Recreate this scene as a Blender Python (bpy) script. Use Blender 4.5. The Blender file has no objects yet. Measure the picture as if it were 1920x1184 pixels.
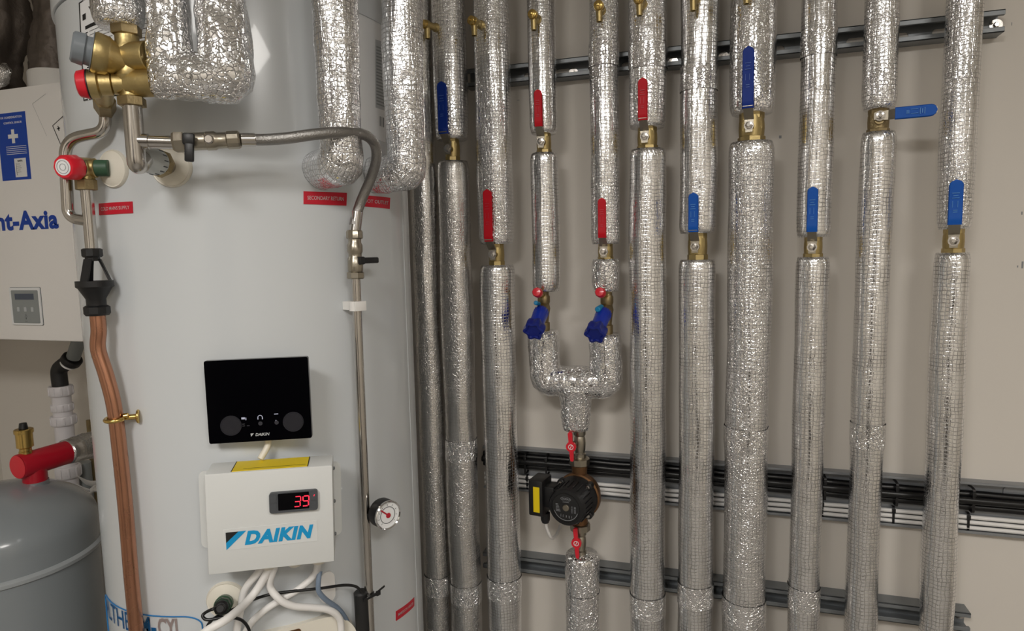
import bpy, bmesh, math, random
from mathutils import Vector, Matrix, noise
random.seed(7)
C = bpy.context.scene.collection
SC = bpy.context.scene
PI = math.pi

# ------------------------------------------------------------------ camera
W, H = 1920, 1184
F = 1190.0
ZC = 1.5
CAM = Vector((0, 0, ZC))
Vv = Vector((252.0, 11900.0, F)).normalized()                      # world "down" seen in the camera
Xc = Vector((3866.0, 37.0, -F)); Zc = -Vv
Xc = (Xc - Zc * Xc.dot(Zc)).normalized()                           # world right along the wall
Yc = Zc.cross(Xc)
def c2w(c): return Vector((c.dot(Xc), c.dot(Yc), c.dot(Zc)))
right, up, back = c2w(Vector((1, 0, 0))), c2w(Vector((0, -1, 0))), c2w(Vector((0, 0, -1)))
cam_d = bpy.data.cameras.new('camera'); cam = bpy.data.objects.new('camera', cam_d); C.objects.link(cam)
cam.matrix_world = Matrix(((right.x, up.x, back.x, 0), (right.y, up.y, back.y, 0), (right.z, up.z, back.z, ZC), (0, 0, 0, 1)))
cam_d.sensor_width = 36; cam_d.lens = F / W * 36; cam_d.clip_start = 0.02; cam_d.clip_end = 50
SC.camera = cam

# ------------------------------------------------------------------ world, lights, exposure
SC.view_settings.view_transform = 'Standard'; SC.view_settings.look = 'None'
SC.view_settings.gamma = 1; SC.view_settings.use_curve_mapping = False
SC.view_settings.exposure = 0.48
wd = bpy.data.worlds.new('world'); SC.world = wd; wd.use_nodes = True
wd.node_tree.nodes['Background'].inputs[0].default_value = (0.9, 0.92, 1, 1)
wd.node_tree.nodes['Background'].inputs[1].default_value = 0.05
CEIL = 2.5
LAMPS = [((-0.40, -0.95), 17.0), ((0.95, -0.75), 12.0)]
LIGHT_COL = (1.0, 0.975, 0.94)
for (lx, ly), p in LAMPS:
    ld = bpy.data.lights.new('ceiling_panel_light', 'AREA'); ld.shape = 'RECTANGLE'
    ld.size = 0.56; ld.size_y = 0.56; ld.energy = p; ld.color = LIGHT_COL
    lo = bpy.data.objects.new('ceiling_panel_light', ld); C.objects.link(lo)
    lo.location = (lx, ly, CEIL - 0.035)

# ------------------------------------------------------------------ picture-to-place helpers
def ray(px, py): return c2w(Vector((px - W / 2, py - H / 2, F)).normalized())
def at(px, py, Y):
    d = ray(px, py); return CAM + d * (Y / d.y)
def atz(px, py, z):
    d = ray(px, py); return CAM + d * ((z - ZC) / d.z)
def azim(px, py):
    d = ray(px, py); return math.atan2(d.x, d.y)
FH = Vector((-back.x, -back.y, 0)).normalized()
def pd(px, py, w):
    d = ray(px, py); return CAM + d * (w / d.dot(FH))
# the cylinder's place
TR = 0.30
_aL, _aR = azim(142, 480), azim(768.5, 480)
TD = TR / math.sin((_aR - _aL) / 2); _ac = (_aL + _aR) / 2
TX, TY = TD * math.sin(_ac), TD * math.cos(_ac)
def tk(px, py, off=0.0):
    d = ray(px, py); R = TR + off
    a = d.x * d.x + d.y * d.y; b = -2 * (d.x * TX + d.y * TY); c = TX * TX + TY * TY - R * R
    q = b * b - 4 * a * c
    t = (-b - math.sqrt(q)) / (2 * a) if q > 0 else -b / (2 * a)
    return CAM + d * t
def tang(p): return math.atan2(p.x - TX, -(p.y - TY))             # angle round the tank, 0 = straight out from the wall
def tpos(a, z, off=0.0): return Vector((TX + (TR + off) * math.sin(a), TY - (TR + off) * math.cos(a), z))
def tframe(p, a=None):
    """frame at p: X right along the tank, Y inward, Z up"""
    if a is None: a = tang(p)
    return Matrix(((math.cos(a), -math.sin(a), 0, p.x), (math.sin(a), math.cos(a), 0, p.y), (0, 0, 1, p.z), (0, 0, 0, 1)))

# ------------------------------------------------------------------ materials
def lin(c):
    if isinstance(c, str):
        c = [int(c[i:i + 2], 16) / 255 for i in (0, 2, 4)]
    return tuple(x / 12.92 if x <= 0.04045 else ((x + 0.055) / 1.055) ** 2.4 for x in c) + (1,)
MATS = {}
def mat(name, col, rough=0.5, metal=0.0, bump=0, bscale=60, var=0, spec=0.5, coat=0, emit=None, trans=0, vscale=None, bdist=0.002):
    if name in MATS: return MATS[name]
    m = bpy.data.materials.new(name); m.use_nodes = True; MATS[name] = m
    nt = m.node_tree; b = nt.nodes['Principled BSDF']; L = nt.links
    c = lin(col)
    b.inputs['Base Color'].default_value = c; b.inputs['Roughness'].default_value = rough
    b.inputs['Metallic'].default_value = metal; b.inputs['Specular IOR Level'].default_value = spec
    b.inputs['Coat Weight'].default_value = coat; b.inputs['Transmission Weight'].default_value = trans
    if emit:
        b.inputs['Emission Color'].default_value = lin(emit[0]); b.inputs['Emission Strength'].default_value = emit[1]
    tc = nt.nodes.new('ShaderNodeTexCoord')
    n = nt.nodes.new('ShaderNodeTexNoise'); n.inputs['Scale'].default_value = vscale or bscale * 0.3; n.inputs['Detail'].default_value = 4
    L.new(tc.outputs['Object'], n.inputs['Vector'])
    r = nt.nodes.new('ShaderNodeMapRange'); r.inputs[3].default_value = max(0.02, rough - 0.05); r.inputs[4].default_value = min(1, rough + 0.06)
    L.new(n.outputs['Fac'], r.inputs[0]); L.new(r.outputs[0], b.inputs['Roughness'])
    if var:
        mx = nt.nodes.new('ShaderNodeMix'); mx.data_type = 'RGBA'
        mx.inputs[6].default_value = tuple(x * (1 - var) for x in c[:3]) + (1,)
        mx.inputs[7].default_value = tuple(min(1, x * (1 + var)) for x in c[:3]) + (1,)
        L.new(n.outputs['Fac'], mx.inputs[0]); L.new(mx.outputs[2], b.inputs['Base Color'])
    if bump:
        n2 = nt.nodes.new('ShaderNodeTexNoise'); n2.inputs['Scale'].default_value = bscale; n2.inputs['Detail'].default_value = 5
        L.new(tc.outputs['Object'], n2.inputs['Vector'])
        bp = nt.nodes.new('ShaderNodeBump'); bp.inputs['Strength'].default_value = bump; bp.inputs['Distance'].default_value = bdist
        L.new(n2.outputs['Fac'], bp.inputs['Height']); L.new(bp.outputs[0], b.inputs['Normal'])
    return m

def foil_mat(name, crackle, grid, rough=0.2, tint=(0.83, 0.83, 0.84), dist=0.0005):
    m = bpy.data.materials.new(name); m.use_nodes = True; MATS[name] = m
    nt = m.node_tree; b = nt.nodes['Principled BSDF']; L = nt.links; N = nt.nodes.new
    def mth(op, a, c=None, clamp=False):
        x = N('ShaderNodeMath'); x.operation = op; x.use_clamp = clamp
        for i, v in enumerate((a, c)):
            if v is None: continue
            if isinstance(v, (int, float)): x.inputs[i].default_value = v
            else: L.new(v, x.inputs[i])
        return x.outputs[0]
    uv = N('ShaderNodeUVMap'); sep = N('ShaderNodeSeparateXYZ'); L.new(uv.outputs[0], sep.inputs[0])
    tc = N('ShaderNodeTexCoord')
    def nz(scale, detail, vec, rough_=0.5):
        n = N('ShaderNodeTexNoise'); n.inputs['Scale'].default_value = scale; n.inputs['Detail'].default_value = detail
        n.inputs['Roughness'].default_value = rough_
        L.new(vec, n.inputs['Vector']); return n.outputs['Fac']
    # scrim reinforcement: fine square mesh of threads under the foil
    warp = nz(40, 2, uv.outputs[0])
    uu = mth('ADD', mth('MULTIPLY', sep.outputs[0], 1 / 0.0078), mth('MULTIPLY', warp, 1.2))
    vv = mth('ADD', mth('MULTIPLY', sep.outputs[1], 1 / 0.0078), mth('MULTIPLY', warp, 1.2))
    def line(x):
        d = mth('ABSOLUTE', mth('SUBTRACT', mth('FRACT', x), 0.5))
        return mth('MULTIPLY', mth('SUBTRACT', d, 0.35), 8.0, True)
    lines = mth('MAXIMUM', line(uu), line(vv))
    # where the foil is crackled and where it lies flat
    mp = N('ShaderNodeMapping'); mp.inputs['Scale'].default_value = (1, 1, 0.35); L.new(tc.outputs['Object'], mp.inputs[0])
    mask = mth('MULTIPLY', mth('SUBTRACT', nz(11, 2, mp.outputs[0]), 0.5 - 0.12 * crackle), 7, True)
    vo = N('ShaderNodeTexVoronoi'); vo.feature = 'DISTANCE_TO_EDGE'; vo.inputs['Scale'].default_value = 150
    wv = N('ShaderNodeMix'); wv.data_type = 'VECTOR'
    n3 = N('ShaderNodeTexNoise'); n3.inputs['Scale'].default_value = 110; L.new(tc.outputs['Object'], n3.inputs['Vector'])
    wsc = N('ShaderNodeVectorMath'); wsc.operation = 'SCALE'; wsc.inputs['Scale'].default_value = 0.008; L.new(n3.outputs['Color'], wsc.inputs[0])
    wad = N('ShaderNodeVectorMath'); wad.operation = 'ADD'; L.new(tc.outputs['Object'], wad.inputs[0]); L.new(wsc.outputs[0], wad.inputs[1])
    L.new(wad.outputs[0], vo.inputs['Vector'])
    vc = N('ShaderNodeTexVoronoi'); vc.inputs['Scale'].default_value = 150; L.new(wad.outputs[0], vc.inputs['Vector'])
    crk = mth('MULTIPLY', vo.outputs['Distance'], 9, True)
    sc_ = N('ShaderNodeSeparateColor'); L.new(vc.outputs['Color'], sc_.inputs[0])
    dents = mth('MULTIPLY', mth('ADD', crk, mth('MULTIPLY', sc_.outputs[0], 0.8)), mth('ADD', mth('MULTIPLY', mask, 0.8 * crackle), 0.12))
    streak_map = N('ShaderNodeMapping'); streak_map.inputs['Scale'].default_value = (1, 1, 0.06); L.new(tc.outputs['Object'], streak_map.inputs[0])
    hgt = mth('ADD', mth('MULTIPLY', nz(120, 3, streak_map.outputs[0]), 0.9), mth('MULTIPLY', nz(70, 3, tc.outputs['Object'], 0.6), 0.25 + 0.35 * crackle))
    hgt = mth('ADD', hgt, dents)
    hgt = mth('SUBTRACT', hgt, mth('MULTIPLY', lines, 0.8 * grid))
    bp = N('ShaderNodeBump'); bp.inputs['Strength'].default_value = 1.0; bp.inputs['Distance'].default_value = dist
    L.new(hgt, bp.inputs['Height']); L.new(bp.outputs[0], b.inputs['Normal'])
    dk = mth('MULTIPLY', lines, mth('MULTIPLY', mth('ADD', mth('MULTIPLY', nz(25, 2, tc.outputs['Object']), 1.6), -0.2, True), 0.85 * grid))
    mx = N('ShaderNodeMix'); mx.data_type = 'RGBA'; mx.inputs[6].default_value = tint + (1,); mx.inputs[7].default_value = (0.13, 0.125, 0.12, 1)
    L.new(dk, mx.inputs[0]); L.new(mx.outputs[2], b.inputs['Base Color'])
    b.inputs['Metallic'].default_value = 1.0
    rr = mth('ADD', mth('MULTIPLY', nz(30, 3, tc.outputs['Object']), 0.14), rough - 0.07)
    rr = mth('ADD', rr, mth('MULTIPLY', lines, 0.16 * grid))
    L.new(rr, b.inputs['Roughness'])
    return m
foil_mat('foil_crackled', 1.1, 0.75, 0.14, (0.93, 0.93, 0.94), 0.00042)
foil_mat('foil_scrim', 0.3, 0.9, 0.12, (0.93, 0.93, 0.94), 0.00026)
foil_mat('foil_crumpled', 1.7, 0.0, 0.15, (0.92, 0.92, 0.93), 0.0005)
foil_mat('foil_shaded', 0.7, 0.3, 0.22, (0.75, 0.74, 0.73))  # darker foil tint stands in for shade on the pipes by the tank

mat('wall_paint', 'dbd5cd', 0.7, bump=0.06, bscale=180, var=0.02, vscale=3)
mat('side_paint', 'd4cec4', 0.7, bump=0.06, bscale=180)
mat('ceiling_white', 'e9e7e2', 0.8); mat('floor_grey', '8d8a85', 0.45, var=0.1, bscale=30)
mat('tank_white', 'cfd3d6', 0.22, spec=0.45, coat=0.25, bump=0.02, bscale=8)
mat('unit_white', 'efece9', 0.35); mat('case_white', 'd9dbda', 0.38)
mat('plastic_white', 'ebe9e6', 0.35); mat('plastic_cream', 'e4dfd2', 0.4); mat('pvc_white', 'ddd9dc', 0.4)
mat('brass', 'bba775', 0.4, 1.0, bump=0.15, bscale=200, var=0.18, vscale=60)
mat('brass_old', 'a08f6c', 0.44, 1.0, bump=0.25, bscale=260, var=0.25, vscale=60)
mat('brass_bright', 'd2b36c', 0.22, 1.0); mat('bronze', '77573b', 0.45, 0.8, bump=0.3, bscale=200, var=0.2)
mat('nickel', 'a9a294', 0.3, 1.0, bump=0.12, bscale=200, var=0.1)
mat('steel', 'c4c0bb', 0.16, 1.0); mat('chrome', 'dddddd', 0.08, 1.0); mat('braid', '9d9b98', 0.38, 1.0, bump=0.5, bscale=500, var=0.1)
mat('zinc', '85898c', 0.42, 0.5, bump=0.1, bscale=120, var=0.12, vscale=20)
mat('zinc_light', '96999d', 0.4, 0.5, var=0.08, vscale=20)
mat('copper', 'bd8a70', 0.28, 1.0, bump=0.05, bscale=60, var=0.18, vscale=18)
mat('grip_red', 'c80820', 0.5, spec=0.3); mat('grip_blue', '0658ba', 0.5, spec=0.3); mat('grip_navy', '0a3290', 0.5, spec=0.3)
mat('cap_red', 'd8142c', 0.35, coat=0.3); mat('pipe_red', 'b00a24', 0.3, coat=0.3); mat('cap_blue', '0a2fa8', 0.35, coat=0.2)
mat('cap_dark_blue', '0a1f7c', 0.4); mat('cyan', '1585b8', 0.4); mat('orange', 'c8601c', 0.3, coat=0.3)
mat('black_plastic', '141416', 0.42); mat('black_soft', '1a1a1b', 0.55); mat('black_glass', '030306', 0.10, spec=0.12)
mat('dial_black', '1c1c24', 0.4); mat('grey_plastic', '7b8288', 0.45); mat('dark_grey', '4a4d51', 0.45); mat('mid_grey', '8f9494', 0.5)
mat('vessel_grey', '8b9195', 0.22, coat=0.3); mat('vessel_rim', 'a5aaad', 0.3)
mat('duct_jacket_shaded', '6b625b', 0.5, 0.5, bump=0.6, bscale=28, var=0.35, vscale=14, bdist=0.01)  # dark colour stands in for shadow and dark reflections on the ducts
mat('label_white', 'e9eaeb', 0.5); mat('label_grey', 'b9bdc0', 0.5); mat('label_red', 'c8102c', 0.45); mat('ink_black', '161616', 0.6); mat('ink_blue', '0b3fa6', 0.5)
mat('ink_pale', 'c2b3b0', 0.5); mat('ink_grey', '8a8c90', 0.6); mat('blue_panel', '0d44ad', 0.5); mat('label_yellow', 'eccf0a', 0.45)
mat('brand_blue', '0f96cf', 0.4); mat('line_blue', '2278b8', 0.5); mat('ink_white', 'e8e8e8', 0.5)
mat('green_plastic', '33543d', 0.45); mat('green_dark', '22382a', 0.5); mat('clear_grey', 'b9bcba', 0.25, coat=0.3); mat('tube_grey', '77879b', 0.4)
mat('lcd', '4d5666', 0.25); mat('led_red', '300006', 0.4, emit=('ff3048', 1.0)); mat('icon_lit', '222222', 0.4, emit=('c8c8d8', 0.5)); mat('icon_dim', '2c2c34', 0.5)
mat('needle_red', 'b01428', 0.4); mat('lamp_diffuser', 'ffffff', 0.5, emit=('fff8ee', 6.0)); mat('reflection_dark', '4c4742', 0.5)
mat('white_cable', 'eceae8', 0.4); mat('black_cable', '0d0d0f', 0.35)

# ------------------------------------------------------------------ mesh builder
class MB:
    def __init__(s): s.v = []; s.f = []; s.uv = []
    def add(s, vs, fs, uvs=None, M=None):
        n = len(s.v)
        for i, p in enumerate(vs):
            p = Vector(p); s.v.append(M @ p if M is not None else p); s.uv.append(uvs[i] if uvs else (p.x, p.z))
        for f in fs: s.f.append(tuple(n + i for i in f))
        return s
    def box(s, size, M=None, bevel=0.0, c=(0, 0, 0), seg=2):
        bm = bmesh.new(); bmesh.ops.create_cube(bm, size=1)
        for v in bm.verts: v.co = Vector((v.co.x * size[0] + c[0], v.co.y * size[1] + c[1], v.co.z * size[2] + c[2]))
        if bevel: bmesh.ops.bevel(bm, geom=list(bm.edges), offset=bevel, segments=seg, affect='EDGES', profile=0.5)
        bm.verts.index_update()
        s.add([v.co.copy() for v in bm.verts], [[v.index for v in f.verts] for f in bm.faces], None, M); bm.free(); return s
    def prism(s, poly, d0, d1, M=None):
        """poly in local X,Z, extruded along Y from d0 (front) to d1"""
        n = len(poly)
        vs = [(x, d0, z) for x, z in poly] + [(x, d1, z) for x, z in poly]
        fs = [list(range(n)), list(range(2 * n - 1, n - 1, -1))] + [[i, i + n, (i + 1) % n + n, (i + 1) % n] for i in range(n)]
        return s.add(vs, fs, None, M)
    def lathe(s, prof, M=None, seg=32, axis='Z', lobes=0, lobe_amp=0.0, flat=False):
        """prof: list of (r, h) along axis; closed ends get caps"""
        vs, fs = [], []
        for r, h in prof:
            for k in range(seg):
                a = 2 * PI * k / seg
                rr = r * (1 + lobe_amp * math.cos(lobes * a)) if lobes else r
                x, y = rr * math.cos(a), rr * math.sin(a)
                vs.append((x, y, h) if axis == 'Z' else ((x, h, y) if axis == 'Y' else (h, x, y)))
        for i in range(len(prof) - 1):
            for k in range(seg):
                a, b = i * seg + k, i * seg + (k + 1) % seg
                fs.append([a, b, b + seg, a + seg])
        ring = prof[0][0] > 1e-6 and prof[-1][0] > 1e-6 and abs(prof[0][1] - prof[-1][1]) < 1e-9
        if ring:
            if abs(prof[0][0] - prof[-1][0]) > 1e-9:
                e = (len(prof) - 1) * seg
                for k in range(seg): fs.append([e + k, e + (k + 1) % seg, (k + 1) % seg, k])
            return s.add(vs, fs, None, M)
        if prof[0][0] > 1e-6: fs.append(list(range(seg))[::-1])
        if prof[-1][0] > 1e-6: fs.append([(len(prof) - 1) * seg + k for k in range(seg)])
        return s.add(vs, fs, None, M)
    def tube(s, pts, rad, seg=16, caps=True, namp=0.0, nscale=1.0, step=None, smooth=True, crump=0.0, seed=0.0, taper=0.0):
        pts = [Vector(p) for p in pts]
        if smooth and len(pts) > 2: pts = catmull(pts, 8)
        if step: pts = resample(pts, step)
        n = len(pts); rads = rad if isinstance(rad, (list, tuple)) else None
        T = [(pts[min(i + 1, n - 1)] - pts[max(i - 1, 0)]).normalized() for i in range(n)]
        nrm = Vector((0, 1, 0)) - T[0] * T[0].y
        if nrm.length < 0.15: nrm = Vector((0, 0, 1)) - T[0] * T[0].z
        nrm.normalize(); vs, fs, uvs = [], [], []; s_len = 0.0
        for i in range(n):
            if i: s_len += (pts[i] - pts[i - 1]).length
            nrm = (nrm - T[i] * nrm.dot(T[i])).normalized(); bn = T[i].cross(nrm)
            if rads: 
                t = i / (n - 1) * (len(rads) - 1); k = min(int(t), len(rads) - 2); r0 = rads[k] + (rads[k + 1] - rads[k]) * (t - k)
            else: r0 = rad
            if taper:
                e = min(i, n - 1 - i)
                if e < 3: r0 *= (1 - taper * (1, 0.4, 0.12)[e])
            for k in range(seg + 1):
                a = 2 * PI * k / seg; d = nrm * math.cos(a) + bn * math.sin(a); r = r0
                if namp or crump:
                    q = pts[i] + d * r0; q = q + Vector((seed, seed * 1.7, 0))
                    if namp: r += namp * (noise.noise(Vector((q.x * 22, q.y * 22, q.z * 5))) + 0.3 * noise.noise(Vector((q.x * 70, q.y * 70, q.z * 4)))) * nscale
                    if crump: r += crump * noise.noise(Vector((q.x * 75, q.y * 75, q.z * 55)))
                vs.append(pts[i] + d * r); uvs.append((k / seg * 2 * PI * r0, s_len))
        w = seg + 1
        for i in range(n - 1):
            for k in range(seg): fs.append([i * w + k, i * w + k + 1, (i + 1) * w + k + 1, (i + 1) * w + k][::-1])
        if caps:
            fs.append([k for k in range(seg)]); fs.append([(n - 1) * w + k for k in range(seg)][::-1])
        return s.add(vs, fs, uvs)
    def warp(s, fn): s.v = [fn(p) for p in s.v]; return s

def catmull(p, n):
    out = []; q = [p[0] * 2 - p[1]] + p + [p[-1] * 2 - p[-2]]
    for i in range(1, len(q) - 2):
        for k in range(n):
            t = k / n; a, b, c, d = q[i - 1], q[i], q[i + 1], q[i + 2]
            out.append(0.5 * (2 * b + (c - a) * t + (2 * a - 5 * b + 4 * c - d) * t * t + (3 * b - a - 3 * c + d) * t ** 3))
    out.append(p[-1]); return out
def resample(p, step):
    L = [0.0]
    for i in range(1, len(p)): L.append(L[-1] + (p[i] - p[i - 1]).length)
    n = max(2, int(L[-1] / step) + 1); out = []; j = 0
    for i in range(n):
        t = L[-1] * i / (n - 1)
        while j < len(p) - 2 and L[j + 1] < t: j += 1
        seg = L[j + 1] - L[j]; out.append(p[j].lerp(p[j + 1], (t - L[j]) / seg if seg > 1e-9 else 0))
    return out
def fillet(p, r, n=6):
    """straight runs with rounded bends"""
    p = [Vector(x) for x in p]; out = [p[0]]
    for i in range(1, len(p) - 1):
        a, b, c = p[i - 1], p[i], p[i + 1]; u, v = (a - b), (c - b)
        ru = min(r, u.length * 0.49, v.length * 0.49); s0, s1 = b + u.normalized() * ru, b + v.normalized() * ru
        for k in range(n + 1):
            t = k / n; out.append(s0 * (1 - t) ** 2 + b * 2 * t * (1 - t) + s1 * t * t)
    out.append(p[-1]); return out

INV = {}
def build(name, mb, m, parent=None, smooth=40, label=None, kind=None):
    me = bpy.data.meshes.new(name); inv = Matrix.Identity(4)
    if parent is not None: inv = INV.get(parent, inv)
    me.from_pydata([inv @ v for v in mb.v], [], mb.f); me.validate()
    if len(me.loops) == sum(len(f) for f in mb.f):
        u = me.uv_layers.new(name='UVMap'); vi = [0] * len(me.loops); me.loops.foreach_get('vertex_index', vi)
        flat = []
        for i in vi: flat.extend(mb.uv[i])
        u.data.foreach_set('uv', flat)
    me.polygons.foreach_set('use_smooth', [True] * len(me.polygons))
    if smooth < 180: me.set_sharp_from_angle(angle=math.radians(smooth))
    bm = bmesh.new(); bm.from_mesh(me); bmesh.ops.recalc_face_normals(bm, faces=bm.faces); bm.to_mesh(me); bm.free()
    me.materials.append(MATS[m]); o = bpy.data.objects.new(name, me); C.objects.link(o)
    if parent is not None: o.parent = parent; INV[o] = inv
    if label: o['label'] = label
    if kind: o['kind'] = kind
    return o
def thing(name, label, cat, M=None, group=None):
    o = bpy.data.objects.new(name, None); C.objects.link(o); o.empty_display_size = 0.03
    if M is None: M = Matrix.Identity(4)
    elif isinstance(M, Vector): M = Matrix.Translation(M)
    o.matrix_world = M; INV[o] = M.inverted(); o['label'] = label; o['category'] = cat
    if group: o['group'] = group
    return o
def copy_tree(o, parent=None):
    c = o.copy(); C.objects.link(c); c.parent = parent
    for ch in list(o.children): copy_tree(ch, c)
    return c
def text(s, size, M, depth=0.0004, bold=0.0, shear=0.0, align='CENTER', sx=1.0):
    """lettering in local X (right) and Z (up), facing -Y"""
    cu = bpy.data.curves.new('t', 'FONT'); cu.body = s; cu.size = size; cu.align_x = align; cu.align_y = 'CENTER'
    cu.extrude = depth / 2; cu.offset = bold; cu.shear = shear; cu.resolution_u = 3
    if bold / size > 0.03: cu.space_character = 1.0 + bold / size * 1.6
    o = bpy.data.objects.new('t', cu); C.objects.link(o)
    dg = bpy.context.evaluated_depsgraph_get(); me = bpy.data.meshes.new_from_object(o.evaluated_get(dg))
    mb = MB(); mb.add([(v.co.x * sx, -v.co.z, v.co.y) for v in me.vertices], [list(p.vertices) for p in me.polygons], None, M)
    bpy.data.objects.remove(o); bpy.data.curves.remove(cu); bpy.data.meshes.remove(me)
    return mb
def join(*mbs):
    r = MB()
    for m in mbs: r.add(m.v, m.f, m.uv)
    return r
T_ = Matrix.Translation
def R_(a, ax): return Matrix.Rotation(math.radians(a), 4, ax)
def axis_frame(p, d, up=(0, 0, 1)):
    """frame at p whose Z runs along d"""
    d = Vector(d).normalized(); u = Vector(up)
    if abs(d.dot(u)) > 0.95: u = Vector((0, 1, 0))
    x = u.cross(d).normalized(); y = d.cross(x)
    return Matrix(((x.x, y.x, d.x, p[0]), (x.y, y.y, d.y, p[1]), (x.z, y.z, d.z, p[2]), (0, 0, 0, 1)))
def rod(mb, a, b, r, seg=20, bev=0.001, hexa=False, r2=None):
    a, b = Vector(a), Vector(b); L = (b - a).length; r2 = r if r2 is None else r2; bev = min(bev, L * 0.3)
    M = axis_frame(a, b - a)
    mb.lathe([(r - bev, 0), (r, bev), (r2, L - bev), (r2 - bev, L)], M, 6 if hexa else seg); return mb
def rnd_rect(w, h, r, n=5):
    out = []
    for cx, cz, a0 in ((w / 2 - r, h / 2 - r, 0), (-w / 2 + r, h / 2 - r, 90), (-w / 2 + r, -h / 2 + r, 180), (w / 2 - r, -h / 2 + r, 270)):
        for k in range(n + 1):
            a = math.radians(a0 + 90 * k / n); out.append((cx + r * math.cos(a), cz + r * math.sin(a)))
    return out

# ------------------------------------------------------------------ room
YW = 1.53; YP = 1.435
X0, X1, YF = -2.35, 2.1, -1.9
def struct(name, mb, m, parent=None): return build(name, mb, m, parent, kind=None if parent else 'structure')
struct('wall_back', MB().box((X1 - X0 + 0.2, 0.1, CEIL), c=((X0 + X1) / 2, YW + 0.05, CEIL / 2)), 'wall_paint')
struct('wall_left', MB().box((0.1, YW - YF, CEIL), c=(X0 - 0.05, (YW + YF) / 2, CEIL / 2)), 'side_paint')
struct('wall_right', MB().box((0.1, YW - YF, CEIL), c=(X1 + 0.05, (YW + YF) / 2, CEIL / 2)), 'side_paint')
struct('wall_front', MB().box((X1 - X0 + 0.2, 0.1, CEIL), c=((X0 + X1) / 2, YF - 0.05, CEIL / 2)), 'side_paint')
struct('floor', MB().box((X1 - X0 + 0.2, YW - YF + 0.2, 0.1), c=((X0 + X1) / 2, (YW + YF) / 2, -0.05)), 'floor_grey')
struct('ceiling', MB().box((X1 - X0 + 0.2, YW - YF + 0.2, 0.1), c=((X0 + X1) / 2, (YW + YF) / 2, CEIL + 0.05)), 'ceiling_white')
dr = MB().box((0.86, 0.045, 2.04), c=(0.02, YF + 0.024, 1.021), bevel=0.003)
unseen_reflection_door = struct('unseen_reflection_door_1', dr, 'reflection_dark')  # unseen door added behind the camera to put dark strips in the foil reflections
build('unseen_door_handle', rod(rod(MB(), (-0.33, YF + 0.046, 1.0), (-0.33, YF + 0.09, 1.0), 0.01), (-0.33, YF + 0.09, 1.0), (-0.21, YF + 0.09, 1.0), 0.009), 'steel', unseen_reflection_door)
for (lx, ly), p in LAMPS:
    t = thing('ceiling_light', 'square white ceiling light panel ' + ('nearer the tank' if lx < 0 else 'nearer the right wall'), 'light', Vector((lx, ly, CEIL)))
    fr = MB()
    for sx, sy, w, d in ((0, 0.295, 0.62, 0.03), (0, -0.295, 0.62, 0.03), (0.295, 0, 0.03, 0.56), (-0.295, 0, 0.03, 0.56)):
        fr.box((w, d, 0.03), c=(lx + sx, ly + sy, CEIL - 0.015))
    build('frame', fr, 'plastic_white', t)
    build('diffuser', MB().box((0.56, 0.56, 0.01), c=(lx, ly, CEIL - 0.02)), 'lamp_diffuser', t)

# ------------------------------------------------------------------ strut rails and cable tray
def slot_panel(mb, x0, x1, z0, z1, y, t, sw, sh, M=None):
    """a cell of sheet with one rounded slot through it"""
    cx, cz = (x0 + x1) / 2, (z0 + z1) / 2; n = 28; inner, outer = [], []
    for k in range(n):
        a = 2 * PI * (k + 0.5) / n; c_, s_ = math.cos(a), math.sin(a); r = sh / 2; e = sw / 2 - r
        inner.append((cx + (e if c_ > 0 else -e) + r * c_, cz + r * s_))
        hx, hz = (x1 - x0) / 2, (z1 - z0) / 2
        # spread evenly along the border
        m = max(abs(c_) / 1, abs(s_) / 1); outer.append((cx + hx * max(-1, min(1, c_ / m)), cz + hz * max(-1, min(1, s_ / m))))
    vs = []
    for yy in (y, y + t):
        vs += [(a, yy, b) for a, b in inner] + [(a, yy, b) for a, b in outer]
    fs = []
    for k in range(n):
        j = (k + 1) % n
        fs += [[k, j, n + j, n + k], [2 * n + k, 3 * n + k, 3 * n + j, 2 * n + j], [k, 2 * n + k, 2 * n + j, j]]
    mb.add(vs, fs, None, M)
def corner_fix(mb, *a): pass
def strut(label, x0, x1, zc, h, depth, slots=True, lip=0.009, phase=0.0):
    t = thing('strut_rail', label, 'rail', Vector((x0, YW, zc)))
    mb = MB(); th = 0.0025; z0, z1 = zc - h / 2, zc + h / 2; yf = YW - depth
    pitch = 0.078; sw, sh = 0.036, 0.015; x = x0
    k = 0
    xs = x0 + phase
    if phase > 0.0: mb.box((phase, th, h), c=(x0 + phase / 2, YW - th / 2, zc))
    while xs < x1 - 0.001:
        xe = min(xs + pitch, x1)
        if xe - xs > 0.06: slot_panel(mb, xs, xe, z0, z1, YW - th, th - 0.0002, sw, sh)
        else: mb.box((xe - xs, th, h), c=((xs + xe) / 2, YW - th / 2, zc))
        xs = xe
    L = x1 - x0; cx = (x0 + x1) / 2
    for s_ in (1, -1):
        zz = zc + s_ * (h / 2 - th / 2)
        mb.box((L, depth, th), c=(cx, YW - depth / 2, zz), bevel=0.0006, seg=1)
        mb.box((L, th, lip), c=(cx, yf + th / 2, zc + s_ * (h / 2 - lip / 2)), bevel=0.0006, seg=1)
        mb.box((L, 0.008, th), c=(cx, yf + 0.004, zc + s_ * (h / 2 - lip)), bevel=0.0006, seg=1)
    build('channel', mb, 'zinc', t, smooth=30)
    return t
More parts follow.
